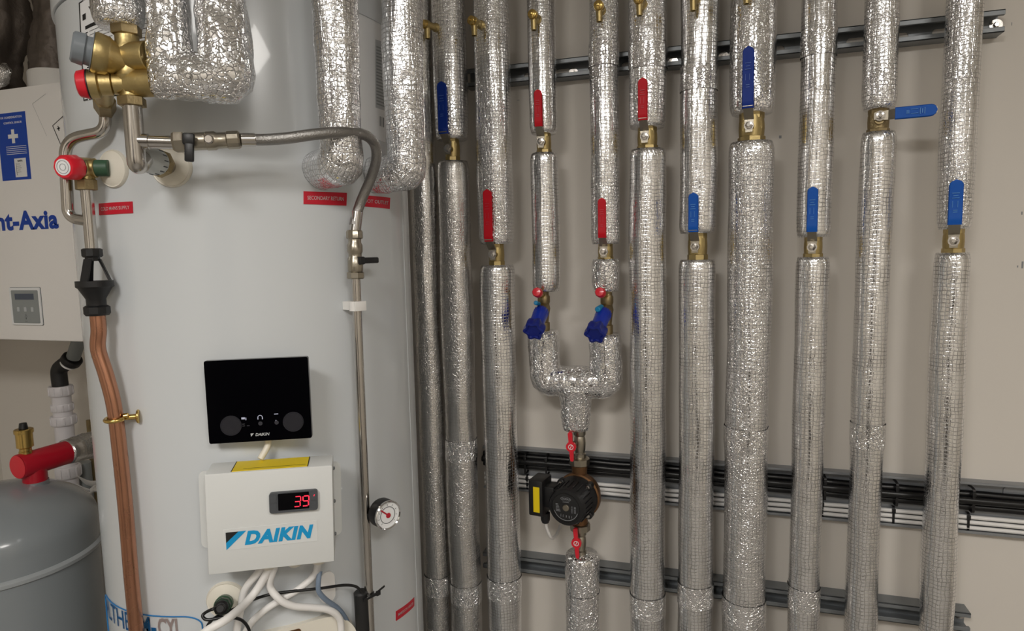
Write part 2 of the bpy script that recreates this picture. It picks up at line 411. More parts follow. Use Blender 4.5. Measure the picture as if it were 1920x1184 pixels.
def bolt(parent, p, r=0.009):
    b = MB(); b.lathe([(0, -0.007), (r * 0.45, -0.007), (r * 0.5, -0.002), (r, -0.0015), (r, 0)], T_(p), 20, axis='Y')
    w = build('washer', MB().lathe([(0, -0.0025), (r * 1.25, -0.0025), (r * 1.25, 0), (0, 0)], T_(p), 24, axis='Y'), 'steel', parent)
    build('bolt', MB().lathe([(0, -0.0075), (r * 0.5, -0.0075), (r * 0.62, -0.006), (r * 0.62, -0.0026), (0, -0.0026)], T_(p), 6, axis='Y'), 'steel', w)
DEP = 0.038; YR = YW - DEP
xL = at(872, 132, YR).x; pA, pB = at(1886, 19, YR), at(1885, 62, YR)
zA = (at(1843, 22.8, YR).z + at(1060, 107.7, YR).z) / 2; hA = pA.z - pB.z
r1 = strut('upper galvanised slotted strut rail behind the pipes near the top', xL, pA.x, zA - hA / 2, hA, DEP, phase=0.04)
for px in (1867, 1075, 1262, 1357):
    q = at(px, 47 + (1867 - px) * 0.107, YW - 0.003); bolt(r1, Vector((q.x, YW - 0.0027, zA - hA / 2 + (0.002 if px > 1800 else -0.004))))
pC, pD = at(1821, 1153, YR), at(1821, 1184, YR)
zC_ = (at(977.8, 1043.8, YR).z + at(1782, 1148.3, YR).z) / 2
r3 = strut('lowest galvanised strut rail behind the pipe bottoms', at(905, 1040, YR).x, pC.x, zC_ - hA / 2, hA, DEP, phase=0.01)
q = at(1798, 1170, YW - 0.003); bolt(r3, Vector((q.x, YW - 0.0027, zC_ - hA / 2)))

# cable tray
YT = YW - 0.022
zt = (at(975.5, 841.5, YT).z + at(1650, 892.2, YT).z) / 2; zb = (at(1792, 1001, YT).z + at(1000, 922, YT).z) / 2
tx0, tx1 = at(905, 835, YT).x, 1.0
tray = thing('cable_tray', 'perforated galvanised cable tray carrying black and white cables', 'tray', Vector((tx0, YW, zb)))
mb = MB(); th = 0.0015; hT = zt - zb; nc = int((tx1 - tx0) / 0.1)
for k in range(nc):
    xa = tx0 + (tx1 - tx0) * k / nc; xb = tx0 + (tx1 - tx0) * (k + 1) / nc
    for j in range(2):
        slot_panel(mb, xa, xb, zb + hT * j / 2, zb + hT * (j + 1) / 2, YW - 0.004, th, 0.024, 0.007)
build('tray_base', mb, 'zinc_light', tray, smooth=30)
for s_, zz in ((1, zt), (-1, zb)):
    fl = MB().box((tx1 - tx0, 0.022, th), c=((tx0 + tx1) / 2, YT + 0.011, zz - s_ * th / 2))
    fl.box((tx1 - tx0, 0.003, 0.006), c=((tx0 + tx1) / 2, YT, zz - s_ * 0.003), bevel=0.001, seg=1)
    build('tray_flange', fl, 'zinc_light', tray)
cp = MB().prism(rnd_rect(0.06, 0.022, 0.008), YW - 0.007, YW - 0.0045, T_((at(1120, 866, YW).x, 0, zt - 0.022)))
build('joint_plate', cp, 'zinc_light', tray)
for dx in (-0.018, 0.012): build('bolt', MB().lathe([(0, -0.006), (0.005, -0.005), (0.006, 0), (0, 0)], T_((at(1120, 866, YW).x + dx, YW - 0.0072, zt - 0.022)), 14, axis='Y'), 'steel', tray)
cp = MB().prism(rnd_rect(0.05, 0.018, 0.006), YW - 0.007, YW - 0.0045, T_((at(1905, 925, YW).x, 0, zt - 0.02)))
build('joint_plate', cp, 'zinc_light', tray)
# cables along the tray
def cable_run(name, label, pts, r, m, cat, group, seed):
    rr = random.Random(seed); P = [Vector(p) for p in pts]; P = resample(catmull(P, 6), 0.05)
    P = [p + Vector((0, rr.uniform(-0.0006, 0.0006), rr.uniform(-0.0008, 0.0008))) for p in P]
    o = build(name, MB().tube(P, r, 10), m); o['label'] = label; o['category'] = cat; o['group'] = group; return o
ycb = YW - 0.0145
zt_off = 0
def zrel(u): return zb + hT * u
for i, (u0, u1, y_) in enumerate(((0.80, 0.74, ycb), (0.68, 0.60, ycb), (0.58, 0.50, ycb), (0.72, 0.66, ycb - 0.013))):
    cable_run('black_cable', ('topmost', 'middle', 'lowest', 'foremost')[i] + ' thick black cable of the bundle along the cable tray',
              [(tx0, y_, zrel(u0)), (-0.3, y_, zrel(u0 - 0.0)), (0.15, y_, zrel((u0 + u1) / 2)), (0.55, y_, zrel(u1)), (tx1, y_, zrel(u1 - 0.04))], 0.0080, 'black_cable', 'cable', 'black cables on the tray', i)
for i, (u0, y_) in enumerate(((0.295, ycb + 0.003), (0.19, ycb + 0.003), (0.085, ycb + 0.003))):
    cable_run('white_cable', ('uppermost', 'middle', 'lowest')[i] + ' of the three white cables along the cable tray',
              [(tx0, y_, zrel(u0 + 0.02)), (-0.2, y_, zrel(u0)), (0.2, y_, zrel(u0)), (0.6, y_, zrel(u0 - 0.01)), (tx1, y_, zrel(u0 - 0.015))], 0.0045, 'white_cable', 'cable', 'white cables on the tray', 20 + i)
tie_px = [(988, 'b'), (988, 'w'), (1027, 'b'), (1545, 'b'), (1543, 'w'), (1679, 'b'), (1678, 'w'), (1822, 'b'), (1820, 'w'), (1437, 'w')]
names = {988: 'left of the pump', 1027: 'above the pump', 1545: 'right of the straight-handled third pipe from the right', 1543: 'right of the straight-handled third pipe from the right', 1679: 'between the two rightmost pipes', 1678: 'between the two rightmost pipes', 1822: 'right of the rightmost pipe', 1820: 'right of the rightmost pipe', 1437: 'beside the thickest pipe'}
for px, kd in tie_px:
    x = at(px, 930, YW - 0.02).x
    u = 0.66 if kd == 'b' else 0.19; hh = 0.44 if kd == 'b' else 0.34; d = 0.028 if kd == 'b' else 0.012
    mb = MB(); fy = YW - 0.003 - d
    poly = rnd_rect(d + 0.001, hT * hh, 0.0055)
    # strap loop
    vs, fs = [], []; n = len(poly); M = T_((x, YW - 0.003 - d / 2, zrel(u)))
    for sc_ in (1.0, 1.0 + 0.0015 / 0.02):
        for xx in (-0.0024, 0.0024): vs += [(xx, a * sc_, b * sc_) for a, b in poly]
    for k in range(n):
        j = (k + 1) % n
        fs += [[k, j, n + j, n + k], [2 * n + k, 3 * n + k, 3 * n + j, 2 * n + j], [k, 2 * n + k, 2 * n + j, j], [n + k, n + j, 3 * n + j, 3 * n + k]]
    mb.add(vs, fs, None, M); mb.box((0.007, 0.004, 0.010), c=(x, fy - 0.002, zrel(u + hh * 0.30)), bevel=0.001)
    o = build('cable_tie', mb, 'black_plastic'); o['label'] = 'black cable tie round the %s cables %s' % ('black' if kd == 'b' else 'white', names[px]); o['category'] = 'cable tie'; o['group'] = 'cable ties on the tray'

# ------------------------------------------------------------------ insulated wall pipes
def foil_tube(px_c, py_ref, w_px, py0, py1, seed, Y=YP, seg=48, crump=0.0006, namp=0.0032, z0=None, z1=None):
    aL, aR = azim(px_c - w_px / 2, py_ref), azim(px_c + w_px / 2, py_ref)
    a = (aL + aR) / 2; R = Y / math.cos(a) * math.sin((aR - aL) / 2); x = Y * math.tan(a)
    za = CEIL if py0 is None else at(px_c, py0, Y).z; zb_ = 0.0 if py1 is None else at(px_c, py1, Y).z
    if z1 is not None: za = z1
    if z0 is not None: zb_ = z0
    mb = MB().tube([(x, Y, za), (x, Y, zb_)], R, seg, namp=namp, crump=crump, step=0.007, seed=seed, smooth=False, taper=0.10)
    return mb, x, R, za, zb_
def pipe_tape(parent, x, z, R, seed, h=0.05, m='foil_crumpled'):
    build('tape', MB().tube([(x, YP, z + h / 2), (x, YP, z - h / 2)], R + 0.0016, 48, namp=0.0032, crump=0.0006, step=0.006, seed=seed, smooth=False, caps=False), m, parent)
# name, px centre at the reference row, ref row, width, sections [(top, bottom, material)], tapes
PIPES = [
 ('foil-wrapped pipe beside the tank edge, half hidden by it', 803, 600, 49, [(None, None, 'foil_shaded')], (1090,), 0),
 ('foil-wrapped pipe with the dark blue lever, nearest the tank of those with a valve', 858, 600, 60, [(None, 262, 'foil_crackled'), (303, None, 'foil_shaded')], (1105, 840), 1),
 ('foil-wrapped pipe with the lower red lever left of the forked pipes', 934, 600, 65, [(None, 458, 'foil_crackled'), (497, None, 'foil_scrim')], (1095,), 2),
 ('thin foil-wrapped pipe feeding the left arm of the fork', 1022, 400, 52, [(None, 251, 'foil_scrim'), (288, 546, 'foil_scrim')], (), 3),
 ('thin foil-wrapped pipe feeding the right arm of the fork', 1135, 400, 54, [(None, 458, 'foil_crackled'), (486, 546, 'foil_crumpled')], (105,), 4),
 ('foil-wrapped pipe with the highest red lever, right of the fork', 1214, 600, 68, [(None, 240, 'foil_crackled'), (281, None, 'foil_scrim')], (1130, 110), 5),
 ('foil-wrapped pipe with a blue lever left of the thickest pipe', 1308, 500, 69, [(None, 438, 'foil_scrim'), (487, None, 'foil_scrim')], (1110, 150), 6),
 ('thickest foil-wrapped pipe, under the highest blue lever', 1404, 600, 84, [(None, 214, 'foil_crumpled'), (268, None, 'foil_crackled')], (1140, 820), 7),
 ('foil-wrapped pipe with an upright blue lever right of the thickest pipe', 1524, 500, 64, [(None, 445, 'foil_scrim'), (482, None, 'foil_scrim')], (1120, 85), 8),
 ('foil-wrapped pipe with the sideways blue lever', 1634, 600, 65, [(None, 207, 'foil_crackled'), (250, None, 'foil_scrim')], (815,), 9),
 ('rightmost foil-wrapped pipe on the wall', 1786, 500, 71, [(None, 430, 'foil_crackled'), (474, None, 'foil_scrim')], (), 10),
]
PX = {}
for lab, pc, pr, w, secs, tapes, sd in PIPES:
    t = None
    for top, bot, m in secs:
        mb, x, R, za, zb_ = foil_tube(pc, pr, w, top, bot, sd * 3.1 + (0 if top is None else 1.3))
        if t is None:
            t = thing('insulated_pipe', lab, 'pipe', Vector((x, YP, 0 if secs[-1][1] is None else at(pc, secs[-1][1], YP).z)), 'foil-wrapped pipes on the wall'); PX[sd] = (x, R)
        build('insulation', mb, m, t, smooth=180)
    x, R = PX[sd]
    for k, ty in enumerate(tapes):
        pipe_tape(t, x, at(pc, ty, YP).z, R, sd * 3.1 + (0 if (secs[0][1] is None or ty < secs[0][1]) else 1.3))
    for a, b in zip(secs[:-1], secs[1:]):
        za, zb_ = at(pc, a[1], YP).z, at(pc, b[0], YP).z
        build('bare_pipe', rod(MB(), (x, YP, zb_ - 0.02), (x, YP, za + 0.02), 0.011 if R < 0.035 else 0.014), 'copper', t)

# fork of the pump loop
xl, Rl = PX[3]; xr, Rr = PX[4]; xm = at(1092, 1100, YP).x
zft = at(1020, 620, YP).z; zfm = at(1080, 716, YP).z; zfb = at(1080, 805, YP).z
Rf = 0.0375
fork = thing('insulated_pipe_fork', 'foil-wrapped fork joining two thin pipes above the pump', 'pipe', Vector((xm - 0.012, YP, zfb)))
fl_, fr_ = at(1020, 660, YP).x, at(1136, 660, YP).x
f1 = MB().tube(fillet([(fl_, YP, zft), (fl_, YP, zfm), (fr_, YP, zfm), (fr_, YP, at(1135, 626, YP).z)], 0.014), Rf, 48, namp=0.006, crump=0.0016, step=0.006, seed=3, smooth=False, taper=0.1)
build('insulation', f1, 'foil_crumpled', fork, smooth=180)
f2 = MB().tube([(xm - 0.012, YP, zfm - 0.01), (xm - 0.012, YP, zfb)], [0.05, 0.04, 0.0355, 0.0345, 0.034, 0.033], 48, namp=0.006, crump=0.0016, step=0.006, seed=5, smooth=False, taper=0.12)
build('branch_insulation', f2, 'foil_crumpled', fork, smooth=180)
mb, x, R, za, zb_ = foil_tube(1092, 1100, 64, 1038, None, 41.0, crump=0.0018)
lower = thing('insulated_pipe', 'short foil-wrapped pipe rising to the pump from below', 'pipe', Vector((x, YP, 0)), 'foil-wrapped pipes on the wall')
build('insulation', mb, 'foil_crumpled', lower, smooth=180); pipe_tape(lower, x, at(1092, 1125, YP).z, R, 44); XLOW = x

# ------------------------------------------------------------------ ball valves with levers
def ball_valve(label, pi, py_top, py_bot, py_grip, colour, phi, gw, pc, horiz=None, bm_='brass', wide=1.0):
    x, R = PX[pi]; zt_, zb_ = at(pc, py_top, YP).z, at(pc, py_bot, YP).z
    h = zt_ - zb_; zc = (zt_ + zb_) / 2; t = thing('ball_valve', label, 'valve', Vector((x, YP, zc)), 'lever valves on the pipes')
    r = 0.0185 * wide; M = T_((x, YP, zc)) @ R_(phi, 'Z')
    b = MB(); hh = h / 2 + 0.006
    b.lathe([(r * 0.8, -hh), (r * 0.9, -hh + 0.002), (r * 0.92, -hh + 0.008), (r * 0.98, -0.010), (r * 1.0, 0), (r * 0.98, 0.010), (r * 0.9, hh - 0.010), (r * 0.9, hh - 0.002), (r * 0.8, hh)], M, 32)
    build('body', b, bm_, t)
    build('hex_nut', MB().lathe([(r * 0.98, -hh * 0.98), (r * 1.07, -hh * 0.93), (r * 1.07, -hh * 0.52), (r * 0.98, -hh * 0.48)], M, 8), bm_, t, smooth=20)
    build('hex_nut', MB().lathe([(r * 0.9, hh * 0.48), (r * 0.97, hh * 0.52), (r * 0.97, hh * 0.95)], M, 8), bm_, t, smooth=20)
    ys = -(r + 0.012); zst = 0.0
    st = MB(); st.lathe([(0.0085, ys + 0.004), (0.0085, -r * 0.8)], M, 20, axis='Y'); build('stem', st, bm_, t)
    yg = -(R + 0.016) if horiz is None else -(r + 0.021)
    # lever: steel plate cranked outwards, then a coloured grip
    pv = M @ Vector((0, yg, 0))
    if horiz is None:
        zg = at(pc, py_grip, pv.y).z - zc; L = zg; d0 = 0.011 + 0.012
        pts = [(0, ys, -0.013), (0, ys, 0.012), (0, yg, 0.034), (0, yg, L * 0.55), (0, yg, L)]
    else:
        L = (horiz - x); pts = [(0, ys, -0.010), (0, ys, 0.014), (0, yg, 0.026), (0, yg, L * 0.55), (0, yg, L)]
    RM = M if horiz is None else T_((x, YP, zc + 0.006)) @ R_(phi, 'Z') @ R_(90, 'Y')
    def plate(pl, w, th):
        vs, fs = [], []
        for i, (px_, y, z) in enumerate(pl):
            nx = (Vector(pl[min(i + 1, len(pl) - 1)]) - Vector(pl[max(i - 1, 0)])).normalized(); nn = Vector((0, nx.z, -nx.y))
            ww = w[i] if isinstance(w, list) else w
            for sx in (-1, 1):
                for sn in (-1, 1): vs.append(Vector((sx * ww / 2, y, z)) + nn * sn * th / 2)
        for i in range(len(pl) - 1):
            a = i * 4; b2 = a + 4
            fs += [[a, a + 1, b2 + 1, b2], [a + 1, a + 3, b2 + 3, b2 + 1], [a + 3, a + 2, b2 + 2, b2 + 3], [a + 2, a, b2, b2 + 2]]
        fs += [[0, 2, 3, 1]]; e = (len(pl) - 1) * 4; fs.append([e, e + 1, e + 3, e + 2])
        return vs, fs
    lev = MB(); vs, fs = plate(pts, [0.013, 0.018, gw * 0.85, gw * 0.8, gw * 0.5], 0.0028); lev.add(vs, fs, None, RM)
    lo = build('lever', lev, 'nickel', t, smooth=30)
    # grip with rounded end and thickness
    n_ = 26; g0 = 0.030 if horiz is None else 0.024; gv, gf = [], []; prof = []
    for k in range(n_ + 1):
        z = g0 + (L - g0) * k / n_; e = L - z; w = gw / 2
        if e < w: w = math.sqrt(max(0, w * w - (w - e) ** 2))
        w = max(w, 0.0008); yy = yg
        if z < 0.040 and horiz is None: yy = yg + (0.040 - z) * 0.55 * (ys - yg) / (0.03) * 0.9
        prof.append((w, yy + 0.0016 * math.sin(k / n_ * PI), z))
    for w, y, z in prof:
        hw = 0.0036 if w > 0.004 else 0.0022
        for sx, sy in ((-1, 0.4), (-0.85, 1), (0.85, 1), (1, 0.4), (1, -0.4), (0.85, -1), (-0.85, -1), (-1, -0.4)): gv.append((sx * w, y + sy * hw, z))
    for i in range(n_):
        for k in range(8): gf.append([i * 8 + k, i * 8 + (k + 1) % 8, (i + 1) * 8 + (k + 1) % 8, (i + 1) * 8 + k])
    gf.append(list(range(8))); gf.append([n_ * 8 + k for k in range(8)])
    go = build('grip', MB().add(gv, gf, None, RM), colour, lo, smooth=50)
    # moulded marks on the grip
    mk = MB()
    for z, w in ((L * 0.78, 0.5), (L * 0.74, 0.35), (L * 0.70, 0.5), (L * 0.50, 0.3), (L * 0.47, 0.3)):
        mk.box((gw * w, 0.0006, 0.0012), RM, c=(0, yg - 0.0036 - 0.0002, z))
    mk.box((0.0008, 0.0006, 0.012), RM, c=(-gw * 0.2, yg - 0.0036 - 0.0002, L * 0.6)); mk.box((0.0008, 0.0006, 0.012), RM, c=(gw * 0.15, yg - 0.0036 - 0.0002, L * 0.6))
    build('embossing', mk, 'mark_' + colour, lo)
    nut = MB().lathe([(0, ys - 0.009), (0.0035, ys - 0.009), (0.004, ys - 0.007), (0.0072, ys - 0.0065), (0.0078, ys - 0.001), (0.0078, ys)], RM, 6, axis='Y')
    nut.lathe([(0.0095, ys - 0.0018), (0.0095, ys - 0.0002)], RM, 20, axis='Y'); build('lever_nut', nut, 'steel', t)
    return t
mat('mark_grip_red', 'c93044', 0.4); mat('mark_grip_blue', '4a8fd4', 0.4); mat('mark_grip_navy', '3a60b4', 0.4)
ball_valve('brass valve with upright dark blue lever, leftmost on the wall', 1, 262, 303, 151, 'grip_navy', 0, 0.0235, 845, wide=.95)
ball_valve('brass valve with upright red lever, leftmost of the red ones', 2, 458, 497, 354, 'grip_red', 0, 0.021, 932, wide=1.0)
ball_valve('brass valve with upright red lever on the thin pipe feeding the fork from the left', 3, 251, 288, 167, 'grip_red', 0, 0.018, 1020, wide=0.9)
ball_valve('brass valve with upright red lever just above the short stub of the right fork pipe', 4, 458, 486, 371, 'grip_red', 0, 0.018, 1135, wide=0.9)
ball_valve('brass valve with upright red lever, the highest and rightmost red one', 5, 240, 281, 145, 'grip_red', -5, 0.020, 1215, wide=1.15)
ball_valve('brass valve with upright bright blue lever left of the thickest pipe', 6, 438, 487, 361, 'grip_blue', -9, 0.0205, 1310, wide=1.1)
ball_valve('large brass valve with the highest blue lever on the thickest pipe', 7, 214, 268, 86, 'grip_navy', -11, 0.022, 1408, wide=1.38)
ball_valve('brass valve with upright blue lever right of the thickest pipe', 8, 445, 482, 350, 'grip_blue', -12, 0.020, 1527, wide=0.95)
ball_valve('brass valve with its blue lever turned sideways', 9, 207, 250, None, 'grip_blue', -8, 0.0225, 1648, horiz=at(1764, 218, YP - 0.05).x, bm_='brass_old', wide=1.03)
ball_valve('brass valve with upright blue lever on the rightmost pipe', 10, 430, 474, 337, 'grip_blue', -17, 0.023, 1790, wide=0.98)

# ------------------------------------------------------------------ drain cocks
def make_cock():
    t = thing('drain_cock', 'x', 'valve', Matrix.Identity(4), 'brass drain cocks on the pipe tops')
    b = MB(); b.lathe([(0.010, 0.004), (0.010, -0.006), (0.008, -0.008), (0.008, -0.024), (0.0105, -0.026), (0.0105, -0.034)], None, 20, axis='Y')
    build('body', b, 'brass', t)
    build('knob', MB().lathe([(0.0095, -0.034), (0.0095, -0.041), (0.006, -0.043), (0, -0.0435)], None, 20, axis='Y'), 'brass_bright', t)
    build('square_key', MB().box((0.006, 0.004, 0.006), c=(0, -0.0445, 0), bevel=0.0008), 'brass_bright', t)
    s_ = MB(); s_.lathe([(0.0075, -0.006), (0.0065, -0.018), (0.006, -0.030), (0.0045, -0.030), (0.0045, -0.022), (0, -0.022)], T_((0, -0.028, 0)), 16); build('spout', s_, 'brass', t)
    return t
ck = make_cock(); first = True
for pi, pcx, kx, ky, lab in ((1, 841, 791, 44, 'brass drain cock on the pipe beside the tank edge, lowest of the row'), (2, 921, 881, 37, 'brass drain cock on the third wall pipe from the tank'), (3, 1019, 996, 25, 'brass drain cock on the thin left fork pipe'),
                             (4, 1135, 1121, 8, 'brass drain cock on the thin right fork pipe'), (5, 1215, 1195, -4, 'brass drain cock cut by the picture top above the highest red lever'),
                             (6, 1313, 1297, -14, 'brass drain cock spout at the picture top left of the thickest pipe'), (7, 1412, 1398, -28, 'brass drain cock spout on the thickest pipe at the picture top')):
    x, R = PX[pi]; t = ck if first else copy_tree(ck); first = False
    rr_ = R + 0.040; best = None
    for a in range(-70, 40):
        p = Vector((x + rr_ * math.sin(math.radians(a)), YP - rr_ * math.cos(math.radians(a)), 0)); z = at(kx, ky, p.y)
        e = abs(z.x - p.x)
        if best is None or e < best[0]: best = (e, a, z.z)
    a = best[1]
    t.matrix_world = T_((x + (R - 0.003) * math.sin(math.radians(a)), YP - (R - 0.003) * math.cos(math.radians(a)), best[2])) @ R_(a, 'Z')
    t['label'] = lab

# ------------------------------------------------------------------ balancing valves above the fork
for (cx_, y0, y1, capx, capy, lab, hasb) in ((1020, 546, 618, 1000, 622, 'brass balancing valve with blue handwheel on the left arm of the fork', 0), (1138, 546, 624, 1115, 628, 'brass balancing valve with blue handwheel on the right arm of the fork', 1)):
    zt_, zb_ = at(cx_, y0, YP).z, at(cx_, y1, YP).z; xx = at(cx_, 580, YP).x; hgt = zt_ - zb_
    t = thing('balancing_valve', lab, 'valve', Vector((xx, YP, zb_)), 'balancing valves above the pump')
    b = MB().lathe([(0.012, -0.004), (0.0135, 0.0), (0.0135, hgt * 0.18), (0.0105, hgt * 0.2), (0.013, hgt * 0.42), (0.015, hgt * 0.55), (0.0125, hgt * 0.66), (0.0145, hgt * 0.72), (0.0145, hgt * 0.86), (0.012, hgt * 0.9), (0.012, hgt + 0.006)], T_((xx, YP, zb_)), 28)
    p0 = Vector((xx, YP, zb_ + hgt * 0.62)); p1 = at(capx, capy, YP - 0.095); d = (p1 - p0).normalized(); Lc = (p1 - p0).length
    rod(b, p0, p0 + d * 0.03, 0.013)
    build('body', b, 'brass_old', t)
    M = axis_frame(p0, d)
    w = MB().lathe([(0.0135, 0.022), (0.0165, 0.026), (0.0172, 0.04), (0.0165, Lc - 0.026)], M, 32)
    for k in range(16):
        a = 2 * PI * k / 16; w.box((0.0012, 0.0016, 0.018), M @ R_(math.degrees(a), 'Z'), c=(0.0172, 0, 0.035), bevel=0.0003, seg=1)
    build('neck', w, 'cap_blue', t)
    wh = MB().lathe([(0.0165, Lc - 0.026), (0.021, Lc - 0.022), (0.0225, Lc - 0.012), (0.0215, Lc), (0.0165, Lc + 0.0015), (0.0145, Lc - 0.002), (0, Lc - 0.002)], M, 60, lobes=6, lobe_amp=0.13)
    build('handwheel', wh, 'cap_dark_blue', t)
    q0 = Vector((xx, YP, zb_ + hgt * 0.86)); q1 = at(cx_ - 12, 549, YP - 0.055); dq = (q1 - q0).normalized(); lq = (q1 - q0).length; MQ = axis_frame(q0, dq)
    build('test_point', MB().lathe([(0.006, 0.006), (0.006, lq - 0.02), (0.008, lq - 0.018), (0.008, lq - 0.010)], MQ, 20), 'brass_bright', t)
    build('seal_ring', MB().lathe([(0.0088, lq - 0.016), (0.0095, lq - 0.013), (0.0095, lq - 0.008), (0.0085, lq - 0.006)], MQ, 24), 'orange', t)
    build('test_cap', MB().lathe([(0.0088, lq - 0.006), (0.0112, lq - 0.004), (0.0112, lq + 0.006), (0.009, lq + 0.010), (0, lq + 0.011)], MQ, 24, lobes=8, lobe_amp=0.03), 'cap_red', t)
    k0 = Vector((xx - 0.006, YP - 0.008, zb_ + hgt * 0.66)); k1 = at(cx_ - 16 if not hasb else cx_ - 18, 568 if not hasb else 581, YP - 0.05)
    mb = MB(); rod(mb, k0.lerp(k1, 0.35), k1, 0.005 if not hasb else 0.0065, 14, bev=0.002); build('blue_test_cap', mb, 'cyan', t)

# ------------------------------------------------------------------ pump with its two isolating valves
def mini_valve(label, cx_, y0, y1, hx, hy0, hy1, px_frame):
    zt_, zb_ = at(cx_, y0, YP).z, at(cx_, y1, YP).z; xx = px_frame; h = zt_ - zb_
    t = thing('isolating_valve', label, 'valve', Vector((xx, YP, zb_)), 'red-handled isolating valves at the pump')
    b = MB().lathe([(0.013, -0.004), (0.0145, 0.002), (0.0145, h * 0.16), (0.0115, h * 0.2), (0.0135, h * 0.32), (0.0145, h * 0.5), (0.0135, h * 0.66), (0.0115, h * 0.74), (0.015, h * 0.8), (0.015, h)], T_((xx, YP, zb_)), 28)
    build('body', b, 'nickel', t)
    zc = at(hx, (hy0 + hy1) / 2, YP - 0.03).z; hl = (at(hx, hy0, YP - 0.03).z - at(hx, hy1, YP - 0.03).z); M = T_((at(hx, (hy0 + hy1) / 2, YP - 0.03).x, YP, zc)) @ R_(-4, 'Y')
    build('stem', MB().lathe([(0.006, -0.028), (0.006, -0.006)], M, 16, axis='Y'), 'nickel', t)
    poly = []; rc, wl, h2 = 0.0118, 0.0046, hl / 2; a0_ = math.asin(wl / rc)
    for sg in (1, -1):
        ws = wl if sg > 0 else wl * 0.8
        poly += [(sg * rc * math.cos(a), sg * rc * math.sin(a)) for a in [(-PI / 2 + a0_) + (PI - 2 * a0_) * k / 12 for k in range(13)]]
        poly += [(sg * ws * 1.1, sg * (h2 - 0.003)), (sg * ws * 0.6, sg * h2), (-sg * ws * 0.6, sg * h2), (-sg * ws * 1.1, sg * (h2 - 0.003))]
    mb = MB().prism(poly, -0.034, -0.027, M); hd = build('butterfly_handle', mb, 'cap_red', t, smooth=30)
    build('centre_mark', MB().lathe([(0.0062, -0.0348), (0.0062, -0.0341), (0.0048, -0.0341), (0.0048, -0.0348)], M, 20, axis='Y').box((0.0014, 0.0007, 0.007), M @ R_(25, 'Y'), c=(0, -0.0344, 0)), 'label_white', hd)
    return t
xs = at(1083, 900, YP).x
mini_valve('nickel isolating valve with red butterfly handle above the pump', 1088, 803, 860, 1071, 811, 865, at(1087, 830, YP).x)
mini_valve('nickel isolating valve with red butterfly handle below the pump', 1087, 992, 1040, 1081, 991, 1046, at(1088, 1010, YP).x)
zpt, zpb = at(1085, 858, YP).z, at(1085, 994, YP).z; xp = at(1087, 925, YP).x; zp = (zpt + zpb) / 2 - 0.0
pump = thing('circulation_pump', 'black round-faced circulation pump with bronze body and yellow label', 'pump', Vector((xp, YP, zp)))
ptop = MB(); 
for s_, ze in ((1, zpt), (-1, zpb)):
    build('union_nut', MB().lathe([(0.020, 0), (0.0245, s_ * -0.002), (0.0245, s_ * -0.016), (0.021, s_ * -0.018)], T_((xp, YP, ze)), 10), 'nickel', pump, smooth=25)
MPm = T_((xp, YP, zp)) @ R_(-9, 'Z')
vol = MB().lathe([(0.019, zpb + 0.016), (0.017, zp - 0.04), (0.017, zp + 0.04), (0.019, zpt - 0.016)], T_((xp, YP, 0)), 28)
vol.lathe([(0.030, 0.024), (0.046, 0.018), (0.054, -0.004), (0.054, -0.016), (0.050, -0.020)], MPm, 40, axis='Y')
build('volute', vol, 'bronze', pump)
mo = MB().lathe([(0.051, -0.020), (0.051, -0.030), (0.044, -0.040), (0.043, -0.086), (0.0405, -0.090), (0.034, -0.091), (0.034, -0.0895), (0, -0.0895)], MPm, 48, axis='Y')
for k in range(24):
    a = 15 * k; mo.box((0.0025, 0.040, 0.004), MPm @ R_(a, 'Y'), c=(0, -0.058, 0.0445), bevel=0.0006, seg=1)
for a in (45, 135, 225, 315): mo.lathe([(0.009, -0.020), (0.009, -0.036), (0.007, -0.038)], MPm @ R_(a, 'Y') @ T_((0, 0, 0.048)), 16, axis='Y')
build('motor_housing', mo, 'black_plastic', pump)
for a in (45, 135, 225, 315):
    build('screw', MB().lathe([(0, -0.0425), (0.0035, -0.0425), (0.0048, -0.0405), (0.0048, -0.038), (0, -0.038)], MPm @ R_(a, 'Y') @ T_((0, 0, 0.048)), 14, axis='Y'), 'steel', pump)
face = build('name_plate', MB().lathe([(0, -0.0905), (0.032, -0.0905), (0.032, -0.0896), (0, -0.0896)], MPm, 40, axis='Y'), 'black_soft', pump)
build('centre_screw', MB().lathe([(0, -0.0935), (0.0065, -0.0935), (0.0078, -0.092), (0.0078, -0.0905), (0, -0.0905)], MPm, 28, axis='Y'), 'nickel', pump)
tp = MPm @ T_((0, -0.0908, 0))
wr = text('CODUI', 0.006, tp @ T_((0, 0, 0.0205)), bold=0.0001)
for k in range(40):
    a = 2 * PI * k / 40; a2 = 2 * PI * (k + 1) / 40
    def ov(s_, a_): return (0.0115 * s_ * math.cos(a_), -0.0001, 0.0205 + 0.0046 * s_ * math.sin(a_))
    wr.add([ov(1, a), ov(1.08, a), ov(1.08, a2), ov(1, a2)], [[0, 1, 2, 3]], None, tp)
    if 20 < k < 40:
        def ar(r_, a_): return (r_ * math.cos(a_), -0.0001, r_ * math.sin(a_))
        if 22 <= k < 38: wr.add([ar(0.0285, a), ar(0.0297, a), ar(0.0297, a2), ar(0.0285, a2)], [[0, 1, 2, 3]], None, tp)
wr.box((0.015, 0.0002, 0.001), tp, c=(0, 0, 0.0130))
for i in range(6):
    wr.box((0.006 + 0.001 * i, 0.0002, 0.0012), tp, c=(-0.0215 + 0.0006 * i, 0, 0.0065 - i * 0.0032))
    for j, (xx_, ww_) in enumerate(((0.0145, 0.003), (0.0215, 0.0045))): wr.box((ww_, 0.0002, 0.0011), tp, c=(xx_, 0, 0.0045 - i * 0.0027))
